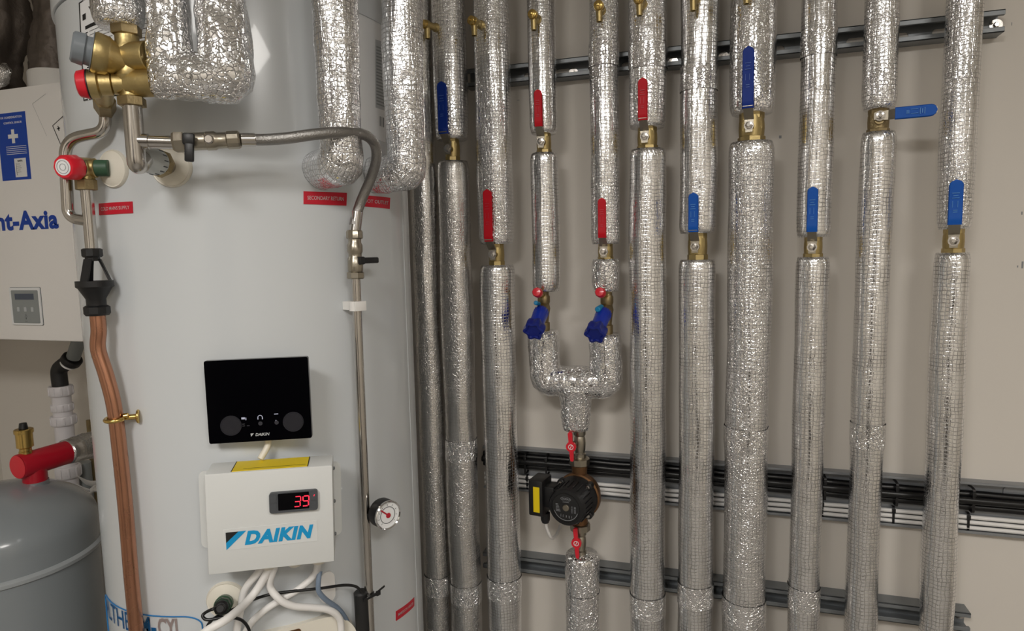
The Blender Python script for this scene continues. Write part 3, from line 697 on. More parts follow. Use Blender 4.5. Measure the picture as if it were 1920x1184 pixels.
for i, xx_ in enumerate((-0.012, -0.0095, -0.0065, -0.004, 0.0005, 0.004, 0.0075, 0.0110, 0.0135)): wr.box((0.0009, 0.0002, 0.0052), tp @ R_(8 if i % 2 else 0, 'Y'), c=(xx_, 0, -0.0195))
build('lettering', wr, 'ink_grey', face)
# terminal box on the pump's left
bx = at(1010, 932, YP - 0.06); MB_ = T_((bx.x, YP - 0.045, bx.z)) @ R_(-9, 'Z')
tb = build('terminal_box', MB().box((0.036, 0.058, 0.085), MB_, bevel=0.004, c=(0, 0, 0.0)).box((0.034, 0.04, 0.05), MB_, bevel=0.003, c=(0.024, 0.004, 0.002)), 'black_plastic', pump)
build('yellow_label', MB().box((0.0155, 0.0006, 0.060), MB_, c=(0.003, -0.0294, -0.002)), 'label_yellow', tb, label='yellow warning label')
build('gland', MB().lathe([(0.011, 0), (0.011, -0.016), (0.008, -0.024)], MB_ @ T_((0.012, 0, -0.0425)), 20), 'black_plastic', tb)
g = MB_ @ Vector((0.012, 0, -0.066))
o = build('pump_cable', MB().tube([g + Vector((0, 0, 0.006)), g + Vector((0.001, 0.01, -0.02)), g + Vector((0.006, 0.03, -0.05)), g + Vector((0.006, 0.075, -0.066)), g + Vector((0.006, 0.125, -0.062))], 0.0038, 12), 'white_cable')
o['label'] = 'short white cable hanging from the pump terminal box'; o['category'] = 'cable'

# ------------------------------------------------------------------ hot water tank
zs = tk(160, 19, 0.001).z
zs = (atz(105, 34, 2).z and (CAM + ray(105, 34) * ((math.sqrt(TD * TD - TR * TR)) / math.hypot(ray(105, 34).x, ray(105, 34).y))).z)
tank = thing('hot_water_tank', 'tall white hot water cylinder with rounded lid and stickers', 'tank', Vector((TX, TY, 0)))
MT = T_((TX, TY, 0))
body = MB().lathe([(TR - 0.03, 0.0), (TR - 0.005, 0.0), (TR - 0.002, 0.06), (TR, 0.062), (TR, zs - 0.001), (TR - 0.01, zs - 0.001)], MT, 160)
build('casing', body, 'tank_white', tank, smooth=30)
build('lid', MB().lathe([(TR - 0.02, zs + 0.0015), (TR + 0.0035, zs + 0.0015), (TR + 0.0045, zs + 0.004), (TR + 0.004, zs + 0.05), (TR - 0.004, zs + 0.085), (TR - 0.02, zs + 0.10), (TR - 0.05, zs + 0.108), (0, zs + 0.112)], MT, 160), 'tank_white', tank, smooth=30)
build('lid_seam', MB().lathe([(TR - 0.004, zs - 0.001), (TR - 0.003, zs + 0.0015)], MT, 120), 'mid_grey', tank)
build('panel_seam', MB().lathe([(TR + 0.0012, -0.0), (TR + 0.0012, 0.001)], T_((0, 0, -5)), 3) if False else MB().box((0.0016, 0.002, zs - 0.07), tframe(tpos(tang(tk(762, 600)), 0), None) @ T_((0, 0, 0.07 + (zs - 0.07) / 2))), 'tank_white', tank)

def patch(corners, off, m, name, parent, label=None, th=0.0004):
    """sticker on the tank through four photo corners TL, TR, BR, BL"""
    A = [(tang(tk(*c)), tk(*c).z) for c in corners]; n = 10; vs, fs = [], []
    for o_ in (off + th, off - 0.001):
        for j in (0, 1):
            for i in range(n + 1):
                t = i / n; a0, a1 = (A[0], A[1]) if j == 0 else (A[3], A[2])
                a = a0[0] + (a1[0] - a0[0]) * t; z = a0[1] + (a1[1] - a0[1]) * t; vs.append(tpos(a, z, o_))
    w = n + 1
    for i in range(n):
        fs += [[i, i + 1, w + i + 1, w + i], [i, 2 * w + i, 2 * w + i + 1, i + 1], [w + i, w + i + 1, 3 * w + i + 1, 3 * w + i]]
    fs += [[0, w, 3 * w, 2 * w], [n, 2 * w + n, 3 * w + n, w + n]]
    return build(name, MB().add(vs, fs), m, parent, smooth=30, label=label), A
def tank_uv(A, off):
    """unit square (u right, v up) on the sticker -> tank surface"""
    def fn(u, v):
        l = (A[3][0] + (A[0][0] - A[3][0]) * v, A[3][1] + (A[0][1] - A[3][1]) * v); r = (A[2][0] + (A[1][0] - A[2][0]) * v, A[2][1] + (A[1][1] - A[2][1]) * v)
        return tpos(l[0] + (r[0] - l[0]) * u, l[1] + (r[1] - l[1]) * u, off)
    return fn
def fit_text(s, A, off, box, m, name, parent, bold=0.0, shear=0):
    mb = text(s, 1.0, Matrix.Identity(4), bold=bold, shear=shear)
    xs_ = [v.x for v in mb.v]; zs_ = [v.z for v in mb.v]; x0, x1, z0, z1 = min(xs_), max(xs_), min(zs_), max(zs_); fn = tank_uv(A, off)
    mb.warp(lambda p: fn(box[0] + (p.x - x0) / (x1 - x0) * (box[2] - box[0]), box[1] + (p.z - z0) / (z1 - z0) * (box[3] - box[1])))
    return build(name, mb, m, parent)
def quads(A, off, rects):
    fn = tank_uv(A, off); mb = MB()
    for u0, v0, u1, v1 in rects:
        n = 6; vs = [fn(u0 + (u1 - u0) * i / n, v) for v in (v0, v1) for i in range(n + 1)]
        mb.add(vs, [[i, i + 1, n + 2 + i, n + 1 + i] for i in range(n)])
    return mb
for cs, s_, lab in (([(569, 359), (650, 362), (649, 386), (569, 383)], 'SECONDARY RETURN', 'red label reading SECONDARY RETURN'),
                    ([(676, 366), (731, 371), (730, 392), (676, 387)], 'HOT OUTLET', 'red label reading HOT OUTLET'),
                    ([(186, 382), (249, 378), (250, 400), (187, 404)], 'COLD MAINS SUPPLY', 'red label on the left'),
                    ([(742, 1147), (776, 1121), (776, 1137), (742, 1165)], 'IMMERSION HEATER', 'slanting red label low on the right')):
    st, A = patch(cs, 0.0006, 'label_red', 'sticker', tank, lab)
    fit_text(s_, A, 0.0012, (0.08, 0.36, 0.92, 0.66), 'ink_white', 'lettering', st, bold=0.01)
# data label behind the brass valves
st, A = patch([(149, 6), (287, -52), (292, 176), (158, 190)], 0.0006, 'label_white', 'data_label', tank, 'white data label with black border')
bw, bh = 0.022, 0.012
R0 = [(0, 0, 1, bh * 1.2), (0, 1 - bh * 1.2, 1, 1), (0, 0, bw, 1), (1 - bw, 0, 1, 1), (0.1, 0.70, 0.72, 0.735), (0.06, 0.80, 0.12, 0.86)]
rr = random.Random(3)
for i in range(15):
    v = 0.66 - i * 0.038; R0 += [(0.1, v, 0.14, v + 0.012), (0.17, v + 0.004, 0.45 + 0.1 * rr.random(), v + 0.009), (0.6, v + 0.004, 0.93, v + 0.009)]
build('print', quads(A, 0.0012, R0), 'ink_black', st)
fit_text('WORLD', A, 0.0013, (0.17, 0.845, 0.75, 0.905), 'ink_black', 'lettering', st)
fit_text('EDITION', A, 0.0013, (0.26, 0.785, 0.66, 0.815), 'ink_grey', 'lettering', st)
build('grey_bar', quads(A, 0.0013, [(0.76, 0.80, 0.97, 0.84)]), 'label_grey', st)
st, A = patch([(664, 22), (722, 40), (722, 268), (668, 250)], 0.0006, 'label_white', 'side_label', tank)
R0 = [(0.63, 0.60 - i * 0.026, 1.0, 0.612 - i * 0.026) for i in range(-6, 13)] + [(0.75, 0.12, 0.79, 0.2), (0.82, 0.12, 0.84, 0.2), (0.87, 0.12, 0.93, 0.2)]
build('side_panel_print', quads(A, 0.0012, [(0.6, 0.26, 1.0, 0.82)]), 'label_grey', st)
build('print', quads(A, 0.0014, R0), 'mid_grey', st)
# model name badge at the foot of the picture
A = [(tang(tk(*c)), tk(*c).z) for c in [(196, 1108), (378, 1154), (392, 1300), (205, 1260)]]
fn = tank_uv(A, 0.0012); poly = rnd_rect(1.0, 1.0, 0.12, 8); mb = MB(); n = len(poly)
poly = [((x if abs(x) < 0.5 else x), z) for x, z in poly]
pts = []
for k in range(n):
    a, b = poly[k], poly[(k + 1) % n]; m_ = max(1, int(math.hypot(a[0] - b[0], a[1] - b[1]) / 0.06))
    pts += [(a[0] + (b[0] - a[0]) * i / m_, a[1] + (b[1] - a[1]) * i / m_) for i in range(m_)]
pts3 = [fn(x + 0.5, z + 0.5) for x, z in pts]; badge = build('badge_outline', MB().tube(pts3 + [pts3[0]], 0.0011, 6, smooth=False), 'line_blue', tank, label='blue rounded outline of the model name')
def bu(px, py): return (tang(tk(px, py)) - A[3][0]) / (A[2][0] - A[3][0])
BV = lambda px, py: (tk(px, py).z - (A[3][1] + A[2][1]) / 2) / ((A[0][1] + A[1][1]) / 2 - (A[3][1] + A[2][1]) / 2)
v1_, v0_ = BV(275, 1160), BV(275, 1194)
print('badge', A, v1_, v0_, bu(203, 1150), bu(345, 1180))
fit_text('ALTH', A, 0.0013, (bu(202, 1150), v0_, bu(234, 1165), v1_), 'line_blue', 'lettering', badge, bold=0.004)
fit_text('ER', A, 0.0013, (bu(237, 1165), v0_, bu(257, 1170), v1_), 'line_blue', 'lettering', badge, bold=0.004)
fit_text('M-', A, 0.0013, (bu(265, 1170), v0_, bu(295, 1175), v1_), 'line_blue', 'lettering', badge, bold=0.03)
fit_text('CYL', A, 0.0013, (bu(299, 1178), v0_, bu(345, 1184), v1_), 'ink_pale', 'lettering', badge, bold=0.03)

# round cream rosettes on the tank
def rosette(px, py, r, label):
    p = tk(px, py); M = tframe(p)
    t = MB().lathe([(r, 0.004), (r, -0.002), (r * 0.95, -0.0045), (r * 0.9, -0.004), (r * 0.55, -0.009), (r * 0.3, -0.010), (0, -0.010)], M, 48, axis='Y')
    o = build('rosette', t, 'plastic_cream', tank, label=label); return M
MR1 = rosette(214, 317, 0.029, 'cream cover disc behind the red-capped valve')
MR2 = rosette(322, 313, 0.031, 'cream cover disc behind the steel union')
MR3 = rosette(425, 1125, 0.031, 'cream cover disc with green gland')

# lower recess cover with dark opening at the bottom edge
pr = tk(555, 1182); MR = tframe(pr)
build('recess_cover', MB().prism([(a * 1.0, b) for a, b in rnd_rect(0.20, 0.125, 0.055, 8)], -0.008, 0.02, MR @ T_((0.0, 0, -0.05))), 'plastic_cream', tank, label='cream rounded cover below the control box')
build('recess_slot', MB().prism(rnd_rect(0.05, 0.012, 0.005), -0.0088, 0.0, MR @ T_((-0.018, 0, 0.0))), 'bronze', tank)

# green gland, black plug and looped cable on the lower rosette
gl = thing('cable_gland', 'green sensor gland with black plug on the lower cover disc', 'gland', MR3)
pg0 = MR3 @ Vector((0, -0.010, 0)); pg1 = tk(419, 1128, 0.045); pg2 = tk(413, 1142, 0.075); dg_ = (pg2 - pg0).normalized()
g_ = MB(); rod(g_, pg0 + dg_ * 0.001, pg0 + dg_ * 0.030, 0.0135, 24, bev=0.002); build('body', g_, 'green_plastic', gl)
g_ = MB(); rod(g_, pg0 + dg_ * 0.030, pg0 + dg_ * 0.052, 0.0125, 8, bev=0.002); build('lock_nut', g_, 'green_dark', gl)
g_ = MB(); rod(g_, pg0 + dg_ * 0.052, pg0 + dg_ * 0.062, 0.010, 20, bev=0.003); rod(g_, pg0 + dg_ * 0.062, pg0 + dg_ * 0.074, 0.006, 16); build('plug', g_, 'black_plastic', gl)
e = pg0 + dg_ * 0.072
def loose(name, label, pts, r, m, cat='cable', seg=10):
    o = build(name, MB().tube(pts, r, seg), m); o['label'] = label; o['category'] = cat; return o
loose('sensor_cable', 'thin black cable looping from the green gland to the black sleeve', [e - dg_ * 0.012, e + Vector((-0.01, -0.004, 0.0)), tk(386, 1149, 0.07), tk(380, 1156, 0.072), tk(390, 1163, 0.075), tk(425, 1158, 0.07), tk(455, 1165, 0.05),
      tk(468, 1190, 0.045), tk(450, 1215, 0.045), tk(415, 1215, 0.05), tk(390, 1195, 0.055), tk(388, 1178, 0.06), tk(402, 1160, 0.058), tk(440, 1142, 0.035), tk(478, 1124, 0.022), tk(520, 1113, 0.024), tk(600, 1104, 0.028), tk(645, 1098, 0.030), tk(668, 1101, 0.034), tk(678, 1112, 0.037)], 0.0024, 'black_cable')

# ------------------------------------------------------------------ black controller and white control box on the tank
YAW = math.radians(25.5)
def plane_frame(px, py, dist):
    nrm = Vector((math.sin(YAW), -math.cos(YAW), 0)); o = Vector((TX, TY, ZC)) + nrm * dist
    d = ray(px, py); t = (o - CAM).dot(nrm) / d.dot(nrm); p = CAM + d * t
    return Matrix(((math.cos(YAW), nrm.x * -1, 0, p.x), (math.sin(YAW), -nrm.y, 0, p.y), (0, 0, 1, p.z), (0, 0, 0, 1)))
def extents(cs, dist):
    M = plane_frame(*cs[0], dist); iv = M.inverted(); P = [iv @ plane_frame(*c, dist).translation for c in cs]
    x0 = (P[0].x + P[3].x) / 2; x1 = (P[1].x + P[2].x) / 2; z1 = (P[0].z + P[1].z) / 2; z0 = (P[2].z + P[3].z) / 2
    ang = math.atan2(P[1].z - P[0].z + P[2].z - P[3].z, 2 * (x1 - x0))
    return M @ T_(((x0 + x1) / 2, 0, (z0 + z1) / 2)) @ Matrix.Rotation(-ang, 4, 'Y'), x1 - x0, z1 - z0
Mp, pw, ph = extents([(382, 678), (578, 669), (584, 822), (392, 833)], TR + 0.026)
ctl = thing('wall_controller', 'glossy black square touch controller with two round dials on the tank', 'controller', Mp)
build('front_glass', MB().prism(rnd_rect(pw, ph, 0.003), 0, 0.009, Mp), 'black_glass', ctl, smooth=30)
build('back_shell', MB().prism(rnd_rect(pw - 0.016, ph - 0.016, 0.004), 0.009, 0.026, Mp), 'plastic_white', ctl, smooth=30)
for x_, z_ in ((-pw * 0.28, -ph * 0.29), (pw * 0.325, -ph * 0.285)):
    d_ = build('dial', MB().lathe([(0, -0.0014), (0.0145, -0.0014), (0.0150, -0.0008), (0.0150, 0)], Mp @ T_((x_, 0, z_)), 40, axis='Y'), 'dial_black', ctl)
    build('dial_ring', MB().lathe([(0.0150, 0), (0.0150, -0.0016), (0.0155, -0.0016), (0.0155, 0)], Mp @ T_((x_, 0, z_)), 40, axis='Y'), 'icon_dim', d_)
ic = MB(); Mi = Mp @ T_((0, -0.0003, -ph * 0.21))
ic.box((0.005, 0.0003, 0.003), Mi, c=(-0.0245, 0, 0.0)); ic.box((0.0012, 0.0003, 0.004), Mi, c=(-0.0205, 0, -0.001))
for k in range(10):
    a = PI * k / 10; a2 = PI * (k + 1) / 10
    ic.add([(0.0028 * math.cos(a) + 0.0005, 0, 0.0028 * math.sin(a)), (0.0038 * math.cos(a) + 0.0005, 0, 0.0038 * math.sin(a)), (0.0038 * math.cos(a2) + 0.0005, 0, 0.0038 * math.sin(a2)), (0.0028 * math.cos(a2) + 0.0005, 0, 0.0028 * math.sin(a2))], [[0, 1, 2, 3]], None, Mi)
ic.box((0.0012, 0.0003, 0.003), Mi, c=(-0.0028, 0, -0.0015)); ic.box((0.0012, 0.0003, 0.003), Mi, c=(0.0038, 0, -0.0015))
ic.box((0.006, 0.0003, 0.0012), Mi, c=(0.0245, 0, 0.004)); ic.box((0.0014, 0.0003, 0.0045), Mi @ R_(20, 'Y'), c=(0.0245, 0, 0.002 + 0.0085 - 0.01))
build('icon', ic, 'icon_lit', ctl)
ic = text('DAIKIN', 0.0062, Mp @ T_((0.0022, -0.0004, -ph * 0.42)), bold=0.0001, shear=0.2)
ic.add([(-0.0165, -0.0004, 0.0025), (-0.0115, -0.0004, 0.0025), (-0.0160, -0.0004, -0.0025)], [[0, 1, 2]], None, Mp @ T_((0.0015, 0, -ph * 0.42)))
build('lettering', ic, 'label_grey', ctl)
ic = MB()
for x_, z_ in ((-0.0245, -0.009), (-0.0245, -0.012), (-0.0175, -0.012)): ic.box((0.004, 0.0003, 0.0012), Mi, c=(x_, 0, z_))
for x_ in (0.0005, 0.0245): ic.lathe([(0, -0.0004), (0.0032, -0.0004), (0.0032, 0)], Mi @ T_((x_, 0, -0.0095)), 20, axis='Y')
build('dim_icon', ic, 'icon_dim', ctl)

YAW = math.radians(31.0)
BD = 0.055; Mb, bw_, bh_ = extents([(382.5, 891), (622, 873), (628, 1054), (391, 1079)], TR + 0.012 + BD)
cb = thing('control_box', 'white metal control box with red temperature display below the black controller', 'control box', Mb)
build('casing', MB().box((bw_, BD, bh_), Mb, bevel=0.0018, c=(0, BD / 2, 0)), 'case_white', cb, smooth=30)
for sx in (-1, 1):
    wb = 0.040 if sx < 0 else 0.022
    fl = MB().prism(rnd_rect(wb, bh_ * 0.80, 0.009), BD - 0.002, BD, Mb @ T_((sx * bw_ / 2, 0, 0.004)))
    build('bracket', fl, 'case_white', cb)
# yellow label on top of the box
zt_ = bh_ / 2
yl = build('yellow_label', MB().box((0.108, BD * 0.86, 0.0006), Mb, c=(0.0, BD * 0.50, zt_ + 0.0003)), 'label_yellow', cb, label='yellow warning label with black ends on top of the box')
build('label_edge', MB().box((0.0012, BD * 0.86, 0.0008), Mb, c=(-0.0545, BD * 0.50, zt_ + 0.0004)).box((0.0012, BD * 0.86, 0.0008), Mb, c=(0.0545, BD * 0.50, zt_ + 0.0004)).box((0.09, BD * 0.02, 0.0008), Mb, c=(0.006, BD * 0.24, zt_ + 0.0003)), 'ink_black', yl)
for sx, z_ in ((1, 0.40), (1, 0.05), (-1, 0.42), (-1, 0.05), (-1, -0.28), (1, -0.30), (-1, -0.42)):
    build('screw', MB().lathe([(0.0028, 0), (0.0030, -0.0012), (0.002, -0.0028), (0, -0.003)], Mb @ T_((sx * bw_ / 2, BD * 0.6, z_ * bh_)) @ R_(sx * 90, 'Z'), 12, axis='Y'), 'zinc', cb)
Md = Mb @ T_((bw_ * 0.185, 0, bh_ * 0.175)); dw, dh = bw_ * 0.385, bh_ * 0.205
disp = build('display', MB().prism(rnd_rect(dw, dh, 0.004), -0.006, 0.001, Md), 'dark_grey', cb, smooth=30, label='dark grey digital display')
build('display_window', MB().prism(rnd_rect(dw * 0.64, dh * 0.82, 0.001), -0.0064, -0.006, Md @ T_((0.0, 0, 0.001))), 'black_glass', disp)
for sx in (-1, 1):
    for sz in (-1, 1): build('button', MB().prism(rnd_rect(dw * 0.12, dh * 0.33, 0.001), -0.0066, -0.006, Md @ T_((sx * dw * 0.41, 0, sz * dh * 0.2))), 'black_soft' if False else 'dark_grey', disp)
def seg7(ch, M, w, h, t):
    S = {'3': 'abgcd', '9': 'abcdfg'}[ch]; mb = MB(); hw = w / 2; hh = h / 2
    pos = {'a': (0, hh, w - t, t), 'd': (0, -hh, w - t, t), 'g': (0, 0, w - t, t), 'b': (hw, hh / 2, t, hh - t * .6), 'c': (hw, -hh / 2, t, hh - t * .6), 'f': (-hw, hh / 2, t, hh - t * .6), 'e': (-hw, -hh / 2, t, hh - t * .6)}
    for k in S:
        x_, z_, a, b = pos[k]; mb.box((a, 0.0002, b), M, c=(x_ + z_ * 0.12, 0, z_))
    return mb
dg1 = join(seg7('3', Md @ T_((0.0055, -0.0066, 0)), 0.0085, 0.0155, 0.0015), seg7('9', Md @ T_((0.0175, -0.0066, 0)), 0.0085, 0.0155, 0.0018))
dg1.box((0.0012, 0.0002, 0.003), Md @ R_(20, 'Y'), c=(0.0255, -0.0066, 0.0175)); build('digit', dg1, 'led_red', disp, label='red glowing digits 39')
Ml = Mb @ T_((-bw_ * 0.02, 0, -bh_ * 0.16)) @ R_(-0.5, 'Y')
pl = build('logo_plate', MB().box((bw_ * 0.74, 0.0008, bh_ * 0.21), Ml, c=(0.003, -0.0003, 0)), 'case_white', cb, label='logo plate reading DAIKIN')
lt = text('DAIKIN', 0.0272, Ml @ T_((0.0125, -0.0012, -0.001)), bold=0.0015, shear=0.25, sx=0.98); build('lettering', lt, 'brand_blue', pl)
x_ = -bw_ * 0.335; hh = bh_ * 0.075
build('logo_mark', MB().add([(x_ + 0.018, -0.0012, hh), (x_ + 0.029, -0.0012, hh), (x_, -0.0012, -hh * 1.35), (x_, -0.0012, -hh * 0.4)], [[0, 1, 2, 3]], None, Ml), 'brand_blue', pl)
build('logo_corner', MB().add([(x_, -0.0012, hh), (x_ + 0.018, -0.0012, hh), (x_, -0.0012, -hh * 0.4)], [[0, 1, 2]], None, Ml), 'ink_black', pl)
for k, x_ in enumerate((-0.009, 0.030, 0.066)):
    build('cable_gland', MB().lathe([(0.015, 0), (0.015, -0.004), (0.012, -0.009), (0.009, -0.012)], Mb @ T_((x_, BD * 0.5, -bh_ / 2)), 24), 'plastic_cream', cb)
loose('controller_cable', 'short cream cable between the black controller and the control box', [Mp @ Vector((0.004, 0.018, -ph / 2 + 0.01)), Mp @ Vector((0.005, 0.019, -ph / 2 - 0.012)), Mb @ Vector((-0.019, 0.045, bh_ / 2 + 0.004))], 0.0052, 'plastic_cream')
gA, gB, gC = [Mb @ Vector((x_, BD * 0.5, -bh_ / 2 - 0.006)) for x_ in (-0.009, 0.030, 0.066)]
loose('white_cable', 'white cable falling left from the control box, crossing the gland', [gA + Vector((0.004, 0, 0)), tk(486, 1100, 0.035), tk(462, 1130, 0.05), tk(425, 1162, 0.10), tk(385, 1186, 0.11), tk(340, 1230, 0.10), tk(300, 1330, 0.05)], 0.0062, 'white_cable')
loose('white_cable', 'white cable falling steeply from the control box behind the others', [gA + Vector((-0.006, 0.006, 0)), tk(462, 1102, 0.02), tk(452, 1140, 0.018), tk(444, 1190, 0.018), tk(438, 1300, 0.018)], 0.0062, 'white_cable')
loose('white_cable', 'cream cable running right from the control box and dropping by the cover', [gA + Vector((0.010, 0.002, 0)), tk(506, 1098, 0.03), tk(525, 1125, 0.036), tk(550, 1137, 0.034), tk(585, 1140, 0.03), tk(615, 1144, 0.028), tk(634, 1157, 0.026), tk(640, 1184, 0.024), tk(642, 1300, 0.02)], 0.0058, 'white_cable')
loose('white_cable', 'cream cable sweeping from the right of the control box down to the left', [gC, tk(590, 1078, 0.022), tk(560, 1105, 0.020), tk(525, 1126, 0.019), tk(490, 1150, 0.019), tk(462, 1184, 0.020), tk(440, 1260, 0.020)], 0.0058, 'white_cable')
loose('white_cable', 'straight cream cable dropping beside the sweeping one', [gB, tk(520, 1085, 0.012), tk(496, 1142, 0.0105), tk(468, 1180, 0.0105), tk(448, 1260, 0.0105)], 0.0040, 'white_cable') if False else None
loose('grey_hose', 'grey flexible tube curving down beside the sensor pocket', [tk(600, 1072, 0.03), tk(597, 1090, 0.034), tk(598, 1110, 0.034), tk(612, 1126, 0.03), tk(634, 1142, 0.02), tk(650, 1165, 0.014), tk(655, 1190, 0.012), tk(657, 1300, 0.012)], 0.0042, 'tube_grey', 'hose')
pk = tk(612, 1100); o = build('sensor_pocket_cap', MB().prism(rnd_rect(0.026, 0.055, 0.0125, 8), -0.006, 0.004, tframe(pk)), 'plastic_white', tank)

# ------------------------------------------------------------------ thin steel tube with gauge down the tank's right
OT = 0.030
tp_ = [tk(667, 519, OT), tk(672, 660, OT), tk(677, 800, OT), tk(684, 960, OT), tk(691, 1110, OT), tk(695, 1184, OT)]
xa = sum(p.x for p in tp_) / len(tp_); ya = sum(p.y for p in tp_) / len(tp_)
pT, pBt = tk(667, 519, OT), tk(694.5, 1184, OT)
pT.z += 0.0
dv = (pBt - pT).normalized()
st = thing('steel_tube', 'thin polished steel tube down the right of the tank with gauge', 'pipe', Vector((pBt.x, pBt.y, 0.2)))
mb = MB(); rod(mb, pT, pT + dv * ((pT.z - 0.15) / -dv.z), 0.0075, 28); build('tube', mb, 'steel', st)
# clip
cq = tk(668, 574, OT); Mc = tframe(cq)
o = thing('pipe_clip', 'white plastic clip on the steel tube under the tap', 'clip', Mc)
c_ = MB().lathe([(0.0080, -0.008), (0.0115, -0.008), (0.0115, 0.008), (0.0080, 0.008), (0.0080, -0.008)], Mc, 28); c_.box((0.014, OT - 0.0105, 0.014), Mc, c=(0, OT / 2 + 0.0045, 0)); c_.box((0.022, 0.003, 0.016), Mc, c=(0.001, -0.0105, 0), bevel=0.0008)
build('clip_body', c_, 'plastic_white', o)
# gauge
def along(py): return pT + dv * ((pT.z - atz(680, py, 1).z * 0 - tk(684, py, OT).z) / -dv.z)
gp = along(968); Mg = tframe(gp, tang(gp) - 0.06)
ga = thing('pressure_gauge', 'small round pressure gauge with red needle on the steel tube', 'gauge', Mg)
Mg2 = Mg @ T_((0.022, 0, 0.004))
rg = 0.0245
build('case', MB().lathe([(0.006, 0.0), (0.006, -0.010), (rg * 0.95, -0.011), (rg, -0.014), (rg, -0.034), (rg * 0.97, -0.036), (rg * 0.93, -0.036), (rg * 0.93, -0.0335), (0, -0.0335)], Mg2, 48, axis='Y').box((0.016, 0.010, 0.012), Mg, c=(0.006, -0.004, 0), bevel=0.002), 'black_plastic', ga)
build('bezel', MB().lathe([(rg * 1.01, -0.033), (rg * 1.02, -0.0365), (rg * 0.97, -0.038), (rg * 0.90, -0.0365), (rg * 0.90, -0.033)], Mg2, 48, axis='Y'), 'chrome', ga)
dl = build('dial', MB().lathe([(0, -0.0345), (rg * 0.91, -0.0345), (rg * 0.91, -0.0336), (0, -0.0336)], Mg2, 40, axis='Y'), 'label_white', ga)
mk = MB().lathe([(rg * 0.56, -0.0346), (rg * 0.56, -0.0350), (rg * 0.60, -0.0350), (rg * 0.60, -0.0346)], Mg2, 40, axis='Y')
for k in range(9):
    a = -135 + k * 33.75; mk.box((0.0006, 0.0003, 0.0028), Mg2 @ R_(a, 'Y'), c=(0, -0.0348, rg * 0.72))
build('scale', mk, 'dark_grey', dl)
nd = MB().box((0.0024, 0.0006, rg * 0.78), Mg2 @ R_(-48, 'Y'), c=(0, -0.0354, rg * 0.36)); nd.lathe([(0, -0.0364), (0.0042, -0.036), (0.0046, -0.0350)], Mg2 @ T_((0.001, 0, -0.001)), 24, axis='Y')
build('needle', nd, 'needle_red', dl, label='red needle')

# tap at the top of the tube
def fit_tap(label, a, b, hd, hp, name='hose_tap'):
    """nickel isolating tap between points a and b, handle direction hd from hp"""
    t = thing(name, label, 'valve', Vector(a)); d = (b - a); L = d.length; M = axis_frame(a, d)
    build('union_nut', MB().lathe([(0.0125, 0), (0.0145, 0.002), (0.0145, L * 0.13), (0.0125, L * 0.15)], M, 8), 'nickel', t, smooth=25)
    build('body', MB().lathe([(0.0115, L * 0.15), (0.0125, L * 0.18), (0.0125, L * 0.42), (0.0108, L * 0.45), (0.0108, L * 0.52), (0.0125, L * 0.56), (0.0125, L * 0.70), (0.0105, L * 0.74), (0.0105, L * 0.82)], M, 28), 'nickel', t)
    build('end_nut', MB().lathe([(0.012, L * 0.82), (0.0135, L * 0.84), (0.0135, L * 0.96), (0.012, L)], M, 10), 'nickel', t, smooth=25)
    return t, M, L
pN = along(519); pN = pT; tapT = tk(664.5, 432, OT)
t, M, L = fit_tap('nickel tap with black lever joining the braided hose and steel tube', pT + Vector((0, 0, -0.004)), tapT, None, None)
hb = (pT.lerp(tapT, 0.35)); he = tk(707, 488, OT + 0.012); hb2 = tk(676, 489, OT + 0.012)
h_ = MB(); rod(h_, hb, hb2.lerp(hb, 0.2) + Vector((0, -0.0, 0)), 0.006, 16); build('stem', h_, 'nickel', t)
Mh = axis_frame(hb2, he - hb2); Lh = (he - hb2).length
build('lever', MB().box((0.011, 0.010, Lh), Mh, bevel=0.002, c=(0, 0, Lh / 2)).box((0.013, 0.013, 0.010), Mh, bevel=0.002, c=(0, 0, 0)), 'black_plastic', t)

# braided hose
OTt = 0.085
hs0 = tk(474, 262, OTt); 
hp = [hs0, tk(500, 262, OTt), tk(540, 259, OTt + 0.01), tk(590, 252, OTt + 0.02), tk(640, 248, OTt + 0.02), tk(680, 252, OTt + 0.01), tk(701, 268, OTt), tk(706, 295, OTt - 0.01), tk(697, 330, OTt - 0.03), tk(678, 375, OTt - 0.05), tk(668, 405, OTt - 0.055), tapT + Vector((0, 0, 0.008))]
hose = thing('braided_hose', 'grey braided filling hose arching over to the steel tube', 'hose', hs0)
build('hose', MB().tube(hp[:-1] + [hp[-1]], 0.0082, 20), 'braid', hose)
fe = MB(); rod(fe, hp[-1] - Vector((0, 0, 0.014)), hp[-1] + (hp[-2] - hp[-1]).normalized() * 0.024, 0.0095, 24); build('ferrule', fe, 'steel', hose)
fe = MB(); rod(fe, hs0 - (hp[1] - hs0).normalized() * 0.016, hs0 + (hp[1] - hs0).normalized() * 0.004, 0.0092, 24); build('ferrule', fe, 'steel', hose)

# ------------------------------------------------------------------ steel pipework on the tank's left
WL = 0.975
def L_(px, py, w=WL): return pd(px, py, w)
